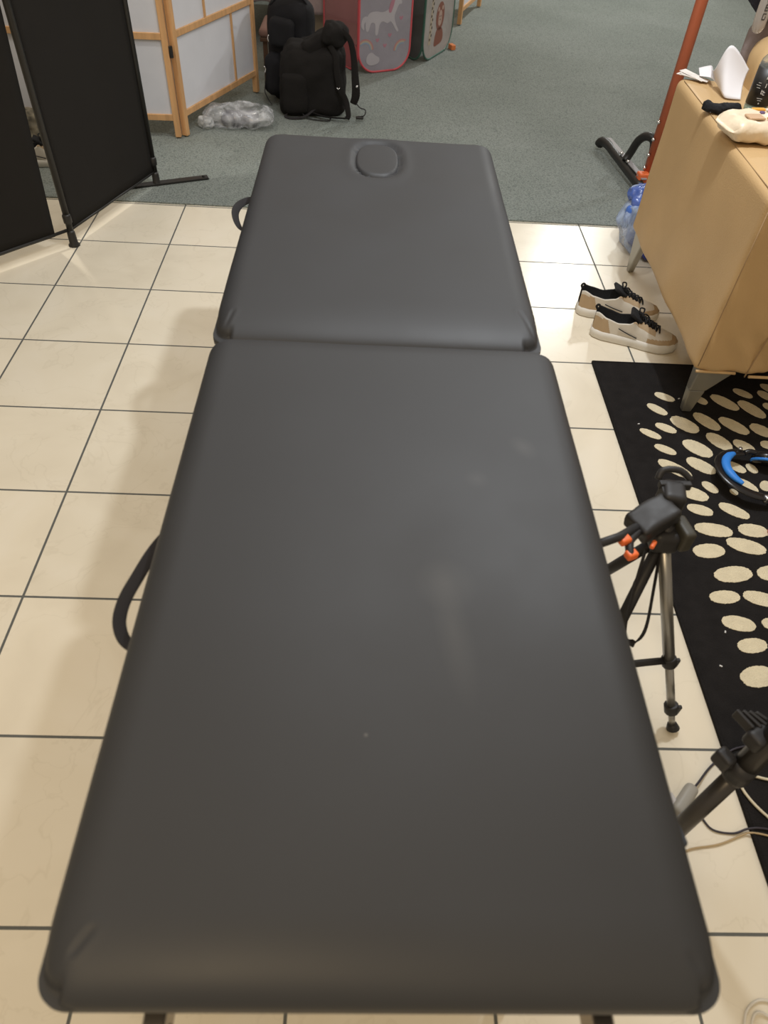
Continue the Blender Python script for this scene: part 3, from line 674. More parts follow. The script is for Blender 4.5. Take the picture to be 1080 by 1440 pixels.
# the pattern goes on to the right
for j in range(22):
    for i in range(11):
        x = 2.07+.11*i+.05*(j % 2); y = -1.10-.075*j
        if x < 2.0+.0: continue
        OV.append((x+random.uniform(-.012,.012), y+random.uniform(-.01,.01), random.uniform(.034,.048), random.uniform(.019,.025), 2.4+.03*j+random.uniform(-.1,.1)))
for j in range(7):
    for i in range(2): OV.append((1.87+.11*i+.04*(j % 2), -1.80-.078*j, .042, .022, 2.9))
m = MB(); m.prism([(1.503,-3.4),(3.3,-3.4),(3.3,-.985),(1.503,-.985)], .0, .008)
m.tube([(1.506,-3.4,.006),(1.506,-.988,.006)], .0045, 6); m.tube([(1.506,-.988,.006),(3.3,-.988,.006)], .0045, 6)
for (x, y, a_, b_, an) in OV:
    n = 64; poly = []
    for k in range(n):
        w_ = 2*pi*k/n; jt = 1+.03*random.uniform(-1,1); u = a_*cos(w_)*jt; v = b_*math.copysign(abs(sin(w_))**.85, sin(w_))*jt
        poly.append((x+u*cos(an)-v*sin(an), y+u*sin(an)+v*cos(an)))
    m.prism(poly, .0075, .0092, mi=1)
# bits of lint
for (x, y) in ((1.642,-1.55),(1.60,-2.03),(1.56,-2.12),(1.63,-2.25),(1.58,-1.30),(1.74,-1.17)): m.box((x,y,.009),(.006,.003,.002),RZ(x*40),mi=2)
rug = tag(m.build('rug', [M_rug, M_rugc, mat('lint', (.6,.6,.6,1), .9)]), 'black rug scattered with cream oval spots lying right of the massage table', 'rug')

# ------------------------------------------------------------ beige leather armchair
M_hide = mat('beige_leather', (.50,.335,.165,1), .5, bump=.12, scale=260, var=.06, vscale=4, spec=.4)
_nt = M_hide.node_tree
M_leg = mat('grey_metal_leg', (.33,.32,.29,1), .38, .6, bump=.05)
ch = thing('armchair', 'beige leather armchair on grey metal legs at the right edge', 'armchair', (2.08,-.88,0))
RC = RZ(radians(-1.9))
def wr(amp, f, seed, zf=1):
    def d(u, p, n): return p + n*(amp*nz(Vector((p.x, p.y, p.z*zf)), f, seed)+amp*.4*nz(p, f*2.7, seed+2))
    return d
def armdisp(u, p, n):
    q = p + n*(.0035*nz(p, 5, 3))
    # lower front of the arm carries diagonal folds
    if n.y < -.3 or (u.y < -.9):
        q.y += .0042*sin((p.z*1.0+p.x*1.6)*46+3*nz(p,7,2))*(.35+.65*sm(.1,-.2,p.z))
    if n.x < -.5: q.x += .0025*sin(p.y*22+2*nz(p,6,9))*sm(-.0,-.22,p.z)
    q.x += .012*(u.z*.5-.5)*(-1)*0
    return q
arm = MB(); arm.soft((1.790,-.878,.448),(.212,.868,.484),.022,44,RC,armdisp); arm = arm.build('arm', M_hide, ch)
M_seam = mat('leather_seam', (.34,.22,.11,1), .6)
def lc(x, y, z): # arm-local to world
    p = RC @ Vector((x-1.790, y+.878, 0)); return (1.790+p.x, -.878+p.y, z)
m = MB(); m.tube([lc(1.6965,y,.6895) for y in (-1.28,-1.1,-.9,-.7,-.48)], .0011, 6); m.build('seam', M_seam, arm)
m = MB(); m.tube([lc(1.688,-1.3125,z) for z in (.23,.35,.5,.66)], .0015, 6); m.build('seam', M_seam, arm)
m = MB(); m.tube([(1.812,-1.317,.205),(1.822,-1.318,.35),(1.85,-1.318,.50),(1.885,-1.316,.60)], .0022, 6, sub=3); m.build('seam', M_seam, arm)
m = MB(); m.tube([lc(x,-1.309,.210) for x in (1.69,1.72,1.76,1.80)], .0045, 8, flat=.9); m.build('hem', M_hide, arm)
m = MB(); m.soft((2.47,-.878,.448),(.212,.868,.484),.022,24,None,wr(.003,5,3)); m.build('arm', M_hide, ch)
m = MB(); m.soft((2.13,-1.02,.30),(.50,.60,.20),.025,20,None,wr(.004,6,5)); m.build('seat_base', M_hide, ch)
m = MB(); m.tube([(1.822,-1.318,.207),(2.0,-1.320,.207),(2.37,-1.320,.207)], .0045, 8, flat=.9); m.build('hem', M_hide, ch)
m = MB(); m.soft((2.13,-1.03,.45),(.46,.60,.14),.05,24,None,wr(.006,6,6)); m.build('seat_cushion', M_hide, ch)
def backd(u, p, n): return p + n*(.006*nz(p,5,8)) + Vector((0,.06*sm(0,1,u.z),0))
m = MB(); m.soft((2.14,-.535,.515),(.50,.19,.60),.075,28,None,backd); m.build('backrest', M_hide, ch)
for (x, y, sx, sy) in ((1.742,-1.222,-1,1),(2.50,-1.222,1,1),(1.782,-.362,-1,1),(2.46,-.372,1,1)):
    m = MB(); fr_ = y < -.8
    tx0, tx1 = (1.690,1.800) if x < 2 else (2.44,2.55)
    ty = -1.275 if fr_ else -.50
    if fr_:
        xm = (x*.45+(tx0+tx1)/2*.55) + (-.014 if x < 2 else .014); ym = y*.5+ty*.5
        z0_ = .0095; md = [(xm-.023,ym-.014,.11),(xm+.026,ym-.014,.11),(xm+.026,ym+.014,.11),(xm-.023,ym+.014,.11)]
        m.hexa([(x-.013,y-.012,z0_),(x+.016,y-.012,z0_),(x+.016,y+.010,z0_),(x-.013,y+.010,z0_)], md)
        m.hexa(md, [(tx0,ty-.020,.208),(tx1,ty-.020,.208),(tx1,ty+.022,.208),(tx0,ty+.022,.208)])
    else: m.hexa([(x-.012,y-.012,0),(x+.012,y-.012,0),(x+.012,y+.012,0),(x-.012,y+.012,0)], [(tx0+.03,ty-.045,.212),(tx0+.055,ty-.045,.212),(tx0+.055,ty+.055,.212),(tx0+.03,ty+.055,.212)])
    lg = m.build('leg', M_leg, ch, bevel=.004)

# ------------------------------------------------------------ things on the armchair arm
AZ = .6935
M_sheet = mat('white_paper', (.72,.70,.72,1), .8, var=.02)
def ext(prof, O, U, V, W_, th=.0012):
    """a bent sheet: profile of (u,v) swept by vector W_"""
    O, U, V, W_ = [Vector(q) for q in (O, U, V, W_)]; vs = []; fs = []; n = len(prof); K = 8
    for k in range(K+1):
        for i, (a, b_) in enumerate(prof):
            vs.append(O+U*a+V*b_+W_*(k/K))
    for k in range(K):
        for i in range(n-1): a = k*n+i; fs.append((a, a+1, a+n+1, a+n))
    m = MB(); m.add(vs, fs); return m
# folded white sheet: its left flap lies on the arm, the rest stands up as a tall curled leaf
lo = [(1.752,-.475,.012),(1.775,-.515,.018),(1.777,-.580,.012),(1.784,-.630,.001),(1.828,-.638,.001)]
hi = [(1.778,-.385,.010),(1.808,-.400,.022),(1.765,-.535,.045),(1.779,-.562,.116),(1.857,-.560,.058)]
def crv(P, t):
    k = min(int(t*(len(P)-1)), len(P)-2); f = t*(len(P)-1)-k
    p0, p1, p2, p3 = [Vector(P[max(0, min(len(P)-1, k+q))]) for q in (-1,0,1,2)]
    return .5*((2*p1)+(-p0+p2)*f+(2*p0-5*p1+4*p2-p3)*f*f+(-p0+3*p1-3*p2+p3)*f**3)
m = MB(); vs = []; fs = []; NU, NV = 40, 14
for j in range(NV+1):
    for i in range(NU+1):
        a_ = crv(lo, i/NU); c_ = crv(hi, i/NU); v = j/NV; p = a_.lerp(c_, v)
        p.y += .012*sin(pi*v)*sm(.5,.8,i/NU); vs.append((p.x, p.y, AZ+max(.001, p.z)))
for j in range(NV):
    for i in range(NU): q = j*(NU+1)+i; fs.append((q, q+1, q+NU+2, q+NU+1))
m.add(vs, fs)
o = m.build('paper_sheet', M_sheet); so = o.modifiers.new('thick','SOLIDIFY'); so.thickness = .001
tag(o, 'white paper sheet curling upright on the armchair arm behind the bottle', 'paper')
m = MB()
for k, (x, y, a_) in enumerate(((1.735,-.455,-.75),(1.742,-.470,-.62),(1.738,-.462,-.9))): m.box((x,y,AZ+.004+.0025*k),(.085,.032,.0012), RZ(a_) @ RY(.05*k))
tag(m.build('receipts', mat('receipt_paper', (.66,.62,.58,1), .8, var=.12, vscale=60)), 'small stack of paper receipts at the back end of the armchair arm', 'receipts')
# bottle
M_clear = mat('clear_plastic_bottle', (.80,.88,.86,1), .08, trans=.85, alpha=.75, ior=1.3)
bo = thing('bottle', 'clear bottle with black label and white cap on the armchair arm', 'bottle', (1.832,-.735,AZ))
m = MB(); m.lathe((1.832,-.735,AZ), [(.026,0),(.030,.003),(.031,.012),(.031,.118),(.029,.128),(.022,.138),(.014,.144),(.012,.150)], 32); m.build('body', M_clear, bo)
m = MB(); m.lathe((1.832,-.735,AZ), [(.0315,.022),(.0315,.112)], 40); lb = m.build('label', mat('black_label', (.018,.017,.017,1), .4), bo)
m = MB(); m.lathe((1.832,-.735,AZ), [(.024,.002),(.028,.004),(.0285,.020),(.001,.0205)], 28); m.build('liquid', mat('pale_green_liquid', (.45,.62,.55,1), .2), bo)
m = MB(); m.lathe((1.832,-.735,AZ), [(.0145,.146),(.0145,.172),(.0125,.174)], 24); m.build('cap', mat('white_plastic', (.75,.74,.72,1), .4), bo)
m = MB()
def on_label(az, z, dw, dh):
    c_ = Vector((1.832+.0322*cos(az), -.735+.0322*sin(az), AZ+z)); m.box(c_, (.0006, dw, dh), RZ(az))
for az, z, dw, dh in ((-1.98,.092,.002,.006),(-1.92,.094,.0015,.009),(-1.86,.092,.002,.006),(-1.79,.095,.0015,.011),(-1.73,.095,.0015,.011),(-2.03,.058,.002,.010),(-1.95,.060,.006,.002),(-1.95,.054,.006,.002),(-1.88,.057,.0015,.010),(-1.81,.058,.005,.002),(-1.81,.052,.005,.002),(-2.4,.078,.008,.001),(-2.45,.072,.012,.001),(-2.4,.066,.010,.001),(-1.98,.042,.014,.001),(-1.95,.037,.010,.001),(-1.92,.030,.003,.003),(-1.85,.074,.002,.010)): on_label(az, z, dw, dh)
m.build('lettering', mat('label_print', (.55,.53,.50,1), .5), lb)
# black strap clip and patterned pouch
m = MB(); m.soft((1.705,-.755,AZ+.012),(.055,.028,.022),.009,12,RZ(-.5),crumple(.003,40,3)); m.soft((1.748,-.765,AZ+.014),(.055,.026,.022),.009,12,RZ(.15),crumple(.003,40,5)); m.tube([(1.72,-.76,AZ+.012),(1.74,-.775,AZ+.018),(1.765,-.77,AZ+.01),(1.79,-.79,AZ+.008)], .006, 8, sub=4)
tag(m.build('strap_clip', M_nylon), 'lumpy black strap clip lying on the armchair arm beside the bottle', 'strap')
M_spot = mat('navy_and_white_cloth', (.05,.05,.09,1), .8, var=.0)
ntx = M_spot.node_tree; vz = ntx.nodes.new('ShaderNodeTexVoronoi'); vz.inputs['Scale'].default_value = 95; tcx = ntx.nodes.new('ShaderNodeTexCoord'); ntx.links.new(tcx.outputs['Object'], vz.inputs['Vector'])
rpx = ramp(ntx, [(.25,(.7,.7,.7,1)),(.3,(.03,.03,.06,1))]); ntx.links.new(vz.outputs['Distance'], rpx.inputs['Fac']); ntx.links.new(rpx.outputs[0], ntx.nodes['Principled BSDF'].inputs['Base Color'])
m = MB(); m.soft((1.775,-.822,AZ+.010),(.045,.05,.018),.008,12,RZ(.4),crumple(.003,40,6)); tag(m.build('cloth_pouch', M_spot), 'small navy and white patterned pouch squeezed between bottle and snack bag', 'pouch')
M_wrap = mat('wrapper', (.05,.05,.11,1), .35)
m = MB(); m.soft((1.862,-.83,AZ+.006),(.10,.045,.010),.004,10,RZ(.1),crumple(.002,40,6)); m.box((1.862,-.835,AZ+.0125),(.09,.010,.002),RZ(.1),mi=1); m.box((1.85,-.818,AZ+.0125),(.03,.012,.002),RZ(.3),mi=2)
tag(m.build('snack_wrapper', [M_wrap, mat('red_foil', (.55,.06,.05,1), .35), M_sheet]), 'flat navy and red wrapper lying behind the cream snack bag', 'wrapper')
# snack bag
def pillow(u, p, n):
    e = max(abs(u.x), abs(u.y)*.7); k = 1-.8*sm(.55,1,abs(u.x))
    q = Vector((p.x, p.y*(1-.12*sm(.6,1,abs(u.x))), p.z*k)); return q + n*(.007*nz(p,18,4)+.0045*nz(p,45,6))*k
sb = thing('snack_bag', 'cream snack bag with orange and red print overhanging the armchair arm', 'snack bag', (1.775,-.95,AZ))
RS = RZ(.12)
M_foil = mat('cream_foil', (.72,.60,.44,1), .35, bump=.35, scale=35, var=.08, vscale=20)
m = MB(); m.soft((1.775,-.935,AZ+.027),(.235,.125,.052),.024,26,RS,pillow); fo = m.build('foil', M_foil, sb)
m = MB()
for (x, y, rx, ry, q) in ((-.004,-.036,.013,.014,0),(.006,-.012,.009,.010,0),(-.002,-.028,.006,.006,1),(.035,-.022,.010,.014,1),(.055,-.022,.006,.014,1),(-.048,-.020,.022,.017,2),(.045,.022,.034,.014,3),(-.01,.036,.018,.007,0),(-.012,.012,.006,.006,4)):
    p = RS @ Vector((x, y, 0)); top = Vector((1.775+p.x,-.935+p.y, AZ+.0285+.0275*(1-.75*sm(.06,.118,abs(x)))*sqrt(max(0.05,1-(max(0,abs(y)-.036)/.027)**2))))
    m.soft(top,(rx*2,ry*2,.006),.0029,8,RS,mi=q)
m.build('print', [mat('orange_ink', (.68,.33,.05,1), .4), mat('red_ink', (.60,.07,.05,1), .4), mat('brown_ink', (.50,.33,.20,1), .5), mat('white_ink', (.75,.73,.74,1), .4), mat('purple_ink', (.12,.08,.18,1), .4)], fo)

# ------------------------------------------------------------ behind the chair: coat, navy bag, clear tube
def coatd(u, p, n): return p + n*(.012*nz(p, 9, 31)) + Vector((.05*sm(.2,-1,u.z)*(-u.x if u.x > 0 else 0)-.03*sm(.6,-.6,u.z)*(1 if u.x < 0 else 0), 0, -.02*u.x*u.x))
m = MB(); m.soft((2.12,-.318,.650),(.38,.07,.38),.033,26,None,coatd); tag(m.build('coat', mat('mauve_grey_coat', (.25,.20,.19,1), .9, bump=.3, scale=60, var=.1)), 'mauve grey coat hanging behind the backrest of the armchair', 'coat')
m = MB(); m.soft((2.12,-.325,.930),(.47,.15,.15),.06,24,None,crumple(.014,9,41)); tag(m.build('folded_jacket', mat('navy_nylon', (.018,.018,.035,1), .8, bump=.4, scale=300)), 'dark navy jacket folded over the coat on the armchair back', 'jacket')
ct = thing('clear_tube', 'clear plastic tube with dark lettering at the upper right corner', 'tube', (1.888,-.43,.80))
_a = Vector((1.889,-.445,.832)); axn = Vector((-.01,.01,1)).normalized()
m = MB(); m.lathe(_a, [(.004,-.016),(.013,-.011),(.018,0),(.019,.02),(.019,.22)], 24, axis=axn); m.build('tube_body', mat('clear_tube_plastic', (.62,.56,.5,1), .12, trans=.5, alpha=.75), ct)
m = MB()
for k, zz in enumerate((.030,.052,.074,.096,.118)):
    c_ = _a+axn*zz+Vector((-.002,-.0195,0)); m.box(c_+Vector((-.0045,0,0)),(.0022,.001,.015)); m.box(c_+Vector((0,0,.007)),(.009,.001,.003)); m.box(c_+Vector((0,0,-.007)),(.009,.001,.003))
    if k % 2: m.box(c_,(.008,.001,.003))
    else: m.box(c_+Vector((.004,0,-.003)),(.0022,.001,.008))
m.build('lettering', mat('dark_grey_ink', (.05,.045,.04,1), .6), ct)

# ------------------------------------------------------------ orange equipment post
M_or = mat('orange_red_enamel', (.56,.15,.07,1), .42, var=.05); M_orp = mat('orange_plastic_bracket', (.75,.16,.05,1), .4); M_gp = mat('grey_metal_plate', (.27,.26,.265,1), .6, 0)
ep = thing('exercise_stand', 'orange upright post on a black and grey base behind the armchair', 'exercise stand', (2.02,.42,.006))
m = MB(); m.tube([(2.028,.405,.02),(2.026,.42,1.9)], .0235, 20); post = m.build('post', M_or, ep)
P0 = Vector((1.985,.33,.04)); P1 = Vector((1.925,.83,.055)); dd = (P1-P0); an = math.atan2(dd.y, dd.x)
m = MB(); m.tube([P0, P0+dd*.3, P0+dd*.7, P0+dd*.9, P1+Vector((-.012,0,-.005)), P1+Vector((-.02,.015,-.025))], [.021,.021,.021,.021,.022,.023], 12, sub=3); m.build('base_beam', M_blackpole, ep)
m = MB(); m.box((P0+P1)/2+Vector((.012,.0,.022)),(dd.length*.96,.026,.006),RZ(an)); m.build('grey_plate', M_gp, ep, bevel=.002)
m = MB(); m.tube([P0+dd*.45+Vector((.0,0,.02)), (1.975,.56,.10),(1.985,.53,.165),(2.005,.49,.20),(2.03,.455,.19),(2.035,.425,.11)], .0185, 14, sub=6); m.build('curved_brace', M_blackpole, ep)
m = MB(); m.box((1.998,.375,.062),(.045,.05,.05),RZ(an)); m.build('bracket', M_orp, ep, bevel=.006)
for z in (.10,.155,.22,.29):
    m = MB(); m.lathe((2.004,.395,z),[(.0075,0),(.0075,.006),(.005,.012)],10,axis=(-1,-.5,.1)); m.build('bolt', M_chrome, ep)
for t in (.38,.56,.10):
    m = MB(); m.lathe(P0+dd*t+Vector((0,0,.026)),[(.009,0),(.009,.005),(.006,.012)],10); m.build('bolt', M_chrome, ep)

# ------------------------------------------------------------ blue plastic bag
bb = thing('plastic_bag', 'blue and clear plastic bag bulging out behind the armchair leg', 'plastic bag', (1.86,-.12,0))
M_bluebag = plastic('blue_film', (.07,.14,.50,1), .85, .25, .9); M_paleb = plastic('pale_blue_film', (.42,.52,.72,1), .62, .2, .9)
m = MB(); m.soft((1.858,-.165,.085),(.16,.20,.165),.06,28,RZ(.2),crumple(.013,11,33)); m.build('lower_sack', M_paleb, bb)
m = MB(); m.soft((1.885,-.20,.075),(.12,.19,.13),.04,20,RZ(.2),crumple(.010,11,35)); m.build('inner_pack', mat('royal_blue_pack', (.035,.055,.30,1), .35), bb)
m = MB(); m.soft((1.848,-.090,.145),(.11,.09,.11),.035,20,RZ(.5),crumple(.014,15,36)); m.build('upper_sack', M_bluebag, bb)
m = MB(); m.tube([(1.81,-.09,.185),(1.795,-.085,.200),(1.82,-.08,.206),(1.87,-.075,.203),(1.90,-.08,.185)], .011, 10, flat=.5, sub=5); m.build('handle', M_paleb, bb)
m = MB(); m.soft((1.805,-.14,.12),(.045,.05,.07),.016,10,RZ(.5)); m.build('printed_patch', mat('bright_blue_print', (.06,.16,.55,1), .35), bb)

# ------------------------------------------------------------ headphones on the rug
M_hpb = mat('gloss_black_plastic', (.012,.011,.012,1), .25); M_hpblue = mat('bright_blue_padding', (.03,.22,.72,1), .5, bump=.1)
hp = thing('headphones', 'black headphones with bright blue padding lying on the spotted rug', 'headphones', (1.82,-1.53,.009))
band = []; pad_ = []
for k in range(13):
    a = pi*.5+pi*k/12
    c_ = Vector((1.838+.092*cos(a)*1.1, -1.535+.088*sin(a), .040+.012*cos(a-pi)))
    band.append(c_); pad_.append(Vector((1.840+.082*cos(a)*1.1, -1.535+.078*sin(a), c_.z+.009)))
m = MB(); m.tube(band, [.011]+[.015]*11+[.011], 12, flat=.35, up=(0,0,.6), sub=3); m.build('headband', M_hpb, hp)
m = MB(); m.tube(band, [.010]+[.016]*11+[.010], 10, flat=.3, up=None, sub=3)
m = MB(); m.tube(pad_[2:10], [.006,.011,.012,.012,.012,.012,.010,.006], 12, flat=.75, sub=3); m.build('head_cushion', M_hpblue, hp)
m = MB(); m.soft(band[-1]+Vector((.004,-.002,-.002)),(.03,.018,.022),.005,8,RZ(.2)); m.build('slider', M_alu, hp)
m = MB(); m.lathe(band[1]+Vector((.012,.008,.006)),[(.006,0),(.006,.004)],12); m.build('button', M_alu, hp)
for (x, y, s_) in ((1.895,-1.462,1),(1.885,-1.618,-1)):
    m = MB(); m.tube([band[0 if s_ > 0 else -1], (1.855,-1.535+s_*.088,.045),(1.885,y+s_*.004,.04)], .008, 10, sub=4); yk = m.build('yoke', M_hpb, hp)
    m = MB(); m.lathe((x,y-s_*.012*0,.035+.0),[(.020,-.018),(.034,-.014),(.037,0),(.034,.010),(.028,.014),(.006,.015)],30,axis=(.15,s_*.75,.65)); cup = m.build('ear_cup', M_hpb, hp)
    q = Vector((0,0,1)).rotation_difference(Vector((.15,s_*.75,.65)).normalized())
    m = MB(); ring = [Vector((x,y,.035))+q @ Vector((.034*cos(2*pi*k/24),.034*sin(2*pi*k/24),-.008)) for k in range(25)]; m.tube(ring, .0045, 8); m.build('blue_ring', M_hpblue, cup)
m = MB(); m.soft((1.832,-1.724,.016),(.035,.022,.013),.005,8); tag(m.build('lighter', mat('red_plastic', (.60,.06,.07,1), .4)), 'small red plastic piece on the rug near the headphones', 'plastic piece')

# ------------------------------------------------------------ small tripod with orange clips
M_grey = mat('grey_anodised_tube', (.34,.33,.31,1), .35, .8); M_tp = mat('black_tripod_plastic', (.020,.019,.020,1), .5); M_clip = mat('orange_clip', (.80,.16,.04,1), .4)
tp = thing('tripod', 'small black and grey tripod with orange clips close to the massage table', 'tripod', (1.29,-2.17,0))
H1 = Vector((1.280,-2.125,.440))
def tleg(F, r0, r1, mt, par, splits=(.55,.86)):
    F = Vector(F); d = F-H1
    m = MB(); m.tube([H1+d*.03, H1+d*.62], r0, 12); m.tube([H1+d*.6, H1+d*.9], r1, 12); m.tube([H1+d*.88, H1+d*.985], r1*.8, 10)
    lg = m.build('leg', mt, par)
    m = MB()
    for t in (.62, .885): m.tube([H1+d*(t-.035), H1+d*(t+.01)], r0*1.25, 12); m.box(H1+d*t+Vector((.008,0,.004)),(.018,.008,.024))
    m.build('leg_lock', M_tp, lg, bevel=.002)
    m = MB(); m.tube([H1+d*.965, F+Vector((0,0,.004))], [r1*1.1, r1*1.6], 12); m.build('rubber_foot', M_tp, lg)
    return lg
tleg((1.411,-2.268,.003), .0115, .0085, M_grey, tp)
tleg((1.150,-2.335,.003), .0105, .0080, M_tp, tp)
tleg((1.175,-1.985,.003), .0105, .0080, M_tp, tp)
m = MB(); m.tube([(1.280,-2.125,.30),(1.280,-2.125,.47)], .010, 14); m.build('centre_column', M_tp, tp)
m = MB(); m.tube([H1+(Vector((1.411,-2.268,0))-H1)*.60, Vector((1.30,-2.225,.188)), H1+(Vector((1.150,-2.335,0))-H1)*.56], .008, 8, flat=.6); m.build('spreader', M_tp, tp)
m = MB(); m.soft(H1+Vector((0,0,0)),(.05,.05,.045),.012,12); m.build('hub', M_tp, tp)
m = MB(); m.soft((1.245,-2.125,.487),(.080,.052,.034),.006,14,RZ(.5) @ RY(-.25),wr(.003,30,3)); m.build('head', M_tp, tp)
m = MB(); m.soft((1.285,-2.085,.490),(.04,.05,.06),.010,10,RZ(-.2)); m.build('head_block', M_tp, tp)
m = MB(); m.tube([(1.262,-2.06,.515),(1.27,-2.05,.528),(1.30,-2.05,.528),(1.32,-2.06,.515)], .006, 10, sub=3); m.box((1.29,-2.07,.512),(.055,.012,.014)); m.box((1.268,-2.085,.50),(.008,.03,.03)); m.build('phone_clamp', M_tp, tp, bevel=.002)
m = MB(); m.tube([(1.21,-2.15,.490),(1.17,-2.185,.505),(1.125,-2.215,.520)], .0075, 10); m.build('pan_handle', M_tp, tp)
m = MB(); m.tube([(1.235,-2.13,.478),(1.205,-2.165,.488),(1.188,-2.188,.494),(1.186,-2.212,.488)], .007, 10, sub=4); m.build('clip_arm', M_tp, tp)
for dx, dy, dz in ((0,0,0),(.010,-.020,-.012)):
    m = MB(); m.soft((1.178+dx,-2.188+dy,.500+dz),(.020,.016,.014),.004,8,RZ(.4)); m.build('clip', M_clip, tp)
m = MB(); m.soft((1.240,-2.170,.470),(.008,.018,.008),.003,8,RZ(-.6)); m.build('clip', M_clip, tp)
strap('strap_loop', [(1.245,-2.15,.43),(1.235,-2.19,.36),(1.232,-2.225,.30),(1.250,-2.235,.27),(1.272,-2.22,.29),(1.275,-2.18,.36),(1.275,-2.145,.42)], .008, tp, th=.2, up=(1,0,.3))
m = MB(); m.soft((1.305,-2.13,.455),(.022,.05,.045),.006,8,RZ(.2)); m.build('side_plate', mat('dark_olive_plate', (.045,.042,.032,1), .5), tp)

# ------------------------------------------------------------ large tripod leg at lower right
bt = thing('tripod', 'large black tripod with thick tubular legs at the lower right edge', 'tripod', (1.6,-2.40,0))
F1 = Vector((1.300,-2.515,.0)); D1 = Vector((1.385,-2.457,.35)); K1 = D1-F1; HB = F1+K1*2.6
M_tub = mat('dark_grey_tube', (.055,.050,.046,1), .35, .4)
def bleg(F, vis=False):
    F = Vector(F); d = HB-F
    m = MB(); m.tube([F+d*.02, F+d*.30], .0150, 16); m.tube([F+d*.28, F+d*.97], .0190, 18); lg = m.build('leg', M_tub, bt)
    m = MB(); m.lathe(F, [(.019,0),(.021,.006),(.018,.03),(.015,.034)], 16); m.build('rubber_foot', M_tp, lg)
    m = MB(); c_ = F+d*.305; m.tube([c_-d*.018, c_+d*.018], .0215, 16)
    m.soft(c_+Vector((-.028,.012,.010)),(.022,.030,.034),.006,10,RZ(.5)); m.tube([c_, c_+Vector((-.028,.012,.010))], .010, 10)
    m.build('leg_lock', M_tp, lg)
    return lg
bleg(F1)
bleg((1.95,-2.75,.009)); bleg((1.86,-1.98,.009))
m = MB(); c_ = F1+(HB-F1)*.385
for k in range(4): m.box(c_+Vector((-.034+.011*k,.030,.008)), (.006,.034,.020), RZ(.5+.1*k))
m.soft(c_+Vector((-.012,.008,.0)),(.045,.03,.032),.008,10,RZ(.5)); m.tube([c_+Vector((.0,.0,.0)), c_+Vector((.0,.045,.07))], .009, 10)
m.build('brace_clamp', M_tp, bt, bevel=.002)
m = MB(); m.soft(HB,(.09,.09,.07),.02,12); m.tube([HB+Vector((0,0,-.25)),HB+Vector((0,0,.2))], .017, 14); m.build('hub', M_tp, bt)

# ------------------------------------------------------------ adapter and cables
pa = thing('power_adapter', 'grey cylindrical power adapter lying on the tiles beside the massage table', 'power adapter', (1.385,-2.42,0))
m = MB(); m.soft((1.388,-2.418,.016),(.072,.026,.026),.010,12,RZ(radians(47))); m.build('body', mat('warm_grey_plastic', (.33,.31,.27,1), .45), pa)
m = MB(); m.box((1.352,-2.425,.012),(.04,.03,.020),RZ(radians(20))); m.build('plug', mat('pale_grey_plastic', (.50,.48,.47,1), .5), pa, bevel=.003)
def cable(name, pts, r, mt, label):
    m = MB(); m.tube(pts, r, 8, sub=6); return tag(m.build(name, mt), label, 'cable')
M_cab = mat('dark_cable', (.03,.025,.035,1), .5); M_cream = mat('cream_cable', (.62,.56,.42,1), .5); M_beige = mat('beige_cable', (.42,.31,.17,1), .5)
m = MB(); m.tube([(1.412,-2.396,.018),(1.43,-2.380,.012),(1.46,-2.352,.004),(1.49,-2.33,.004),(1.53,-2.31,.0115),(1.60,-2.30,.0115)], .0022, 8, sub=6)
tag(m.build('adapter_cable', M_cab), 'thin dark cable rising from the grey power adapter towards the rug', 'cable')
dc = thing('usb_cable', 'thin dark cable curving across the tiles to a plug on the rug', 'cable', (1.47,-2.46,0))
m = MB(); m.tube([(1.405,-2.425,.003),(1.417,-2.445,.003),(1.432,-2.468,.003),(1.469,-2.474,.003),(1.498,-2.467,.008),(1.525,-2.467,.0115),(1.56,-2.475,.0125)], .0021, 8, sub=6); m.build('cord', M_cab, dc)
m = MB(); m.soft((1.568,-2.476,.0145),(.034,.014,.010),.003,8,RZ(-.1)); m.build('plug', mat('grey_plug', (.10,.10,.11,1), .4), dc)
cable('charging_cable', [(1.34,-2.52,.003),(1.379,-2.503,.003),(1.435,-2.494,.003),(1.485,-2.477,.004),(1.50,-2.474,.008),(1.53,-2.48,.0115),(1.60,-2.50,.0115)], .0018, M_beige, 'thin beige cable running from under the massage table onto the rug')
cable('rug_cable', [(1.60,-2.375,.0122),(1.57,-2.374,.0122),(1.538,-2.368,.0122),(1.512,-2.378,.0122),(1.516,-2.407,.0122),(1.543,-2.447,.0122),(1.60,-2.50,.0122),(1.66,-2.52,.0122)], .0028, M_cream, 'thick cream cable looping over the black rug edge near the large tripod')
m = MB(); m.tube([(1.375,-2.80,.004),(1.387,-2.766,.004),(1.399,-2.747,.004),(1.421,-2.735,.004),(1.445,-2.739,.004),(1.47,-2.76,.004)], .0022, 8, sub=6); m.tube([(1.39,-2.80,.0045),(1.398,-2.768,.0045),(1.410,-2.752,.008),(1.43,-2.757,.0045),(1.46,-2.785,.0045)], .0022, 8, sub=6)
tag(m.build('coiled_cable', mat('white_cable', (.66,.62,.54,1), .5)), 'pale coiled cable on the tiles in the bottom right corner', 'cable')

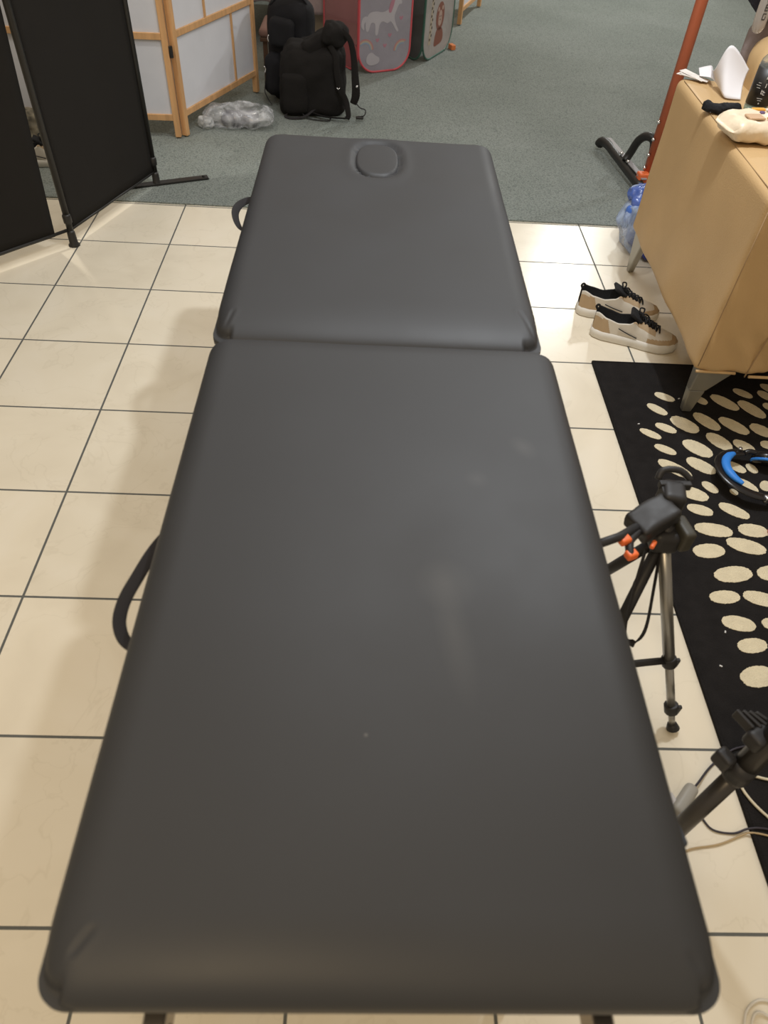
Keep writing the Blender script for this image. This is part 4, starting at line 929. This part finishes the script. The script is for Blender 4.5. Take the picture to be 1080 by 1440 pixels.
# ------------------------------------------------------------ light
w = bpy.data.worlds.new('world'); C.world = w; w.use_nodes = True
w.node_tree.nodes['Background'].inputs[0].default_value = (1, .845, .64, 1); w.node_tree.nodes['Background'].inputs[1].default_value = .54
def lamp(name, loc, power, col, size=.12, typ='POINT', target=None, spot=120, blend=.6):
    l = bpy.data.lights.new(name, typ); l.energy = power; l.color = col
    if typ == 'AREA': l.shape = 'DISK'; l.size = size
    else: l.shadow_soft_size = size/2
    if typ == 'SPOT': l.spot_size = radians(spot); l.spot_blend = blend
    o = bpy.data.objects.new(name, l); COL.objects.link(o); o.location = loc
    if target is not None: o.rotation_euler = (Vector(target)-Vector(loc)).to_track_quat('-Z', 'Y').to_euler()
    return o
lamp('ceiling_spot', (1.47,-1.12,2.32), 92, (.90,.95,1.0), .11, 'SPOT', (1.35,-.9,0), 120, .8)
lamp('ceiling_spot', (-.60,.02,2.5), 60, (1,.94,.84), .05, 'SPOT', (-.40,-.05,0), 62, .5)
lamp('ceiling_spot', (4.2,1.9,2.7), 85, (.95,.97,1), .15, 'SPOT', (.8,1.4,0), 110, .8)
lamp('ceiling_spot', (3.0,4.6,2.8), 270, (.97,1,.98), .2, 'SPOT', (2.0,3.8,0), 130, .9)
lamp('ceiling_spot', (.2,-3.6,2.6), 75, (1,.76,.46), .5, 'SPOT', (.5,-2.6,0), 125, .9)
pn = lamp('sheen_fill', (.8,-.75,2.9), 24, (.93,.96,1), 1.0, 'AREA'); pn.data.shape = 'RECTANGLE'; pn.data.size = .9; pn.data.size_y = 1.7  # added area light, no real fixture: spreads a broad sheen over the table

# ------------------------------------------------------------ camera
cam = bpy.data.cameras.new('camera'); co = bpy.data.objects.new('camera', cam); COL.objects.link(co); C.camera = co
cam.sensor_fit = 'VERTICAL'; cam.sensor_height = 24; cam.sensor_width = 18; cam.lens = 1001.92/1440*24
co.location = (.74172, -2.93119, 1.35517); co.rotation_euler = (.743462, -.0528013, -.00338724); cam.clip_start = .01
cam.dof.use_dof = True; cam.dof.focus_distance = 2.3; cam.dof.aperture_fstop = 3.2
C.view_settings.view_transform = 'Standard'; C.view_settings.look = 'None'; C.view_settings.gamma = 1; C.view_settings.exposure = 0
C.view_settings.use_curve_mapping = False
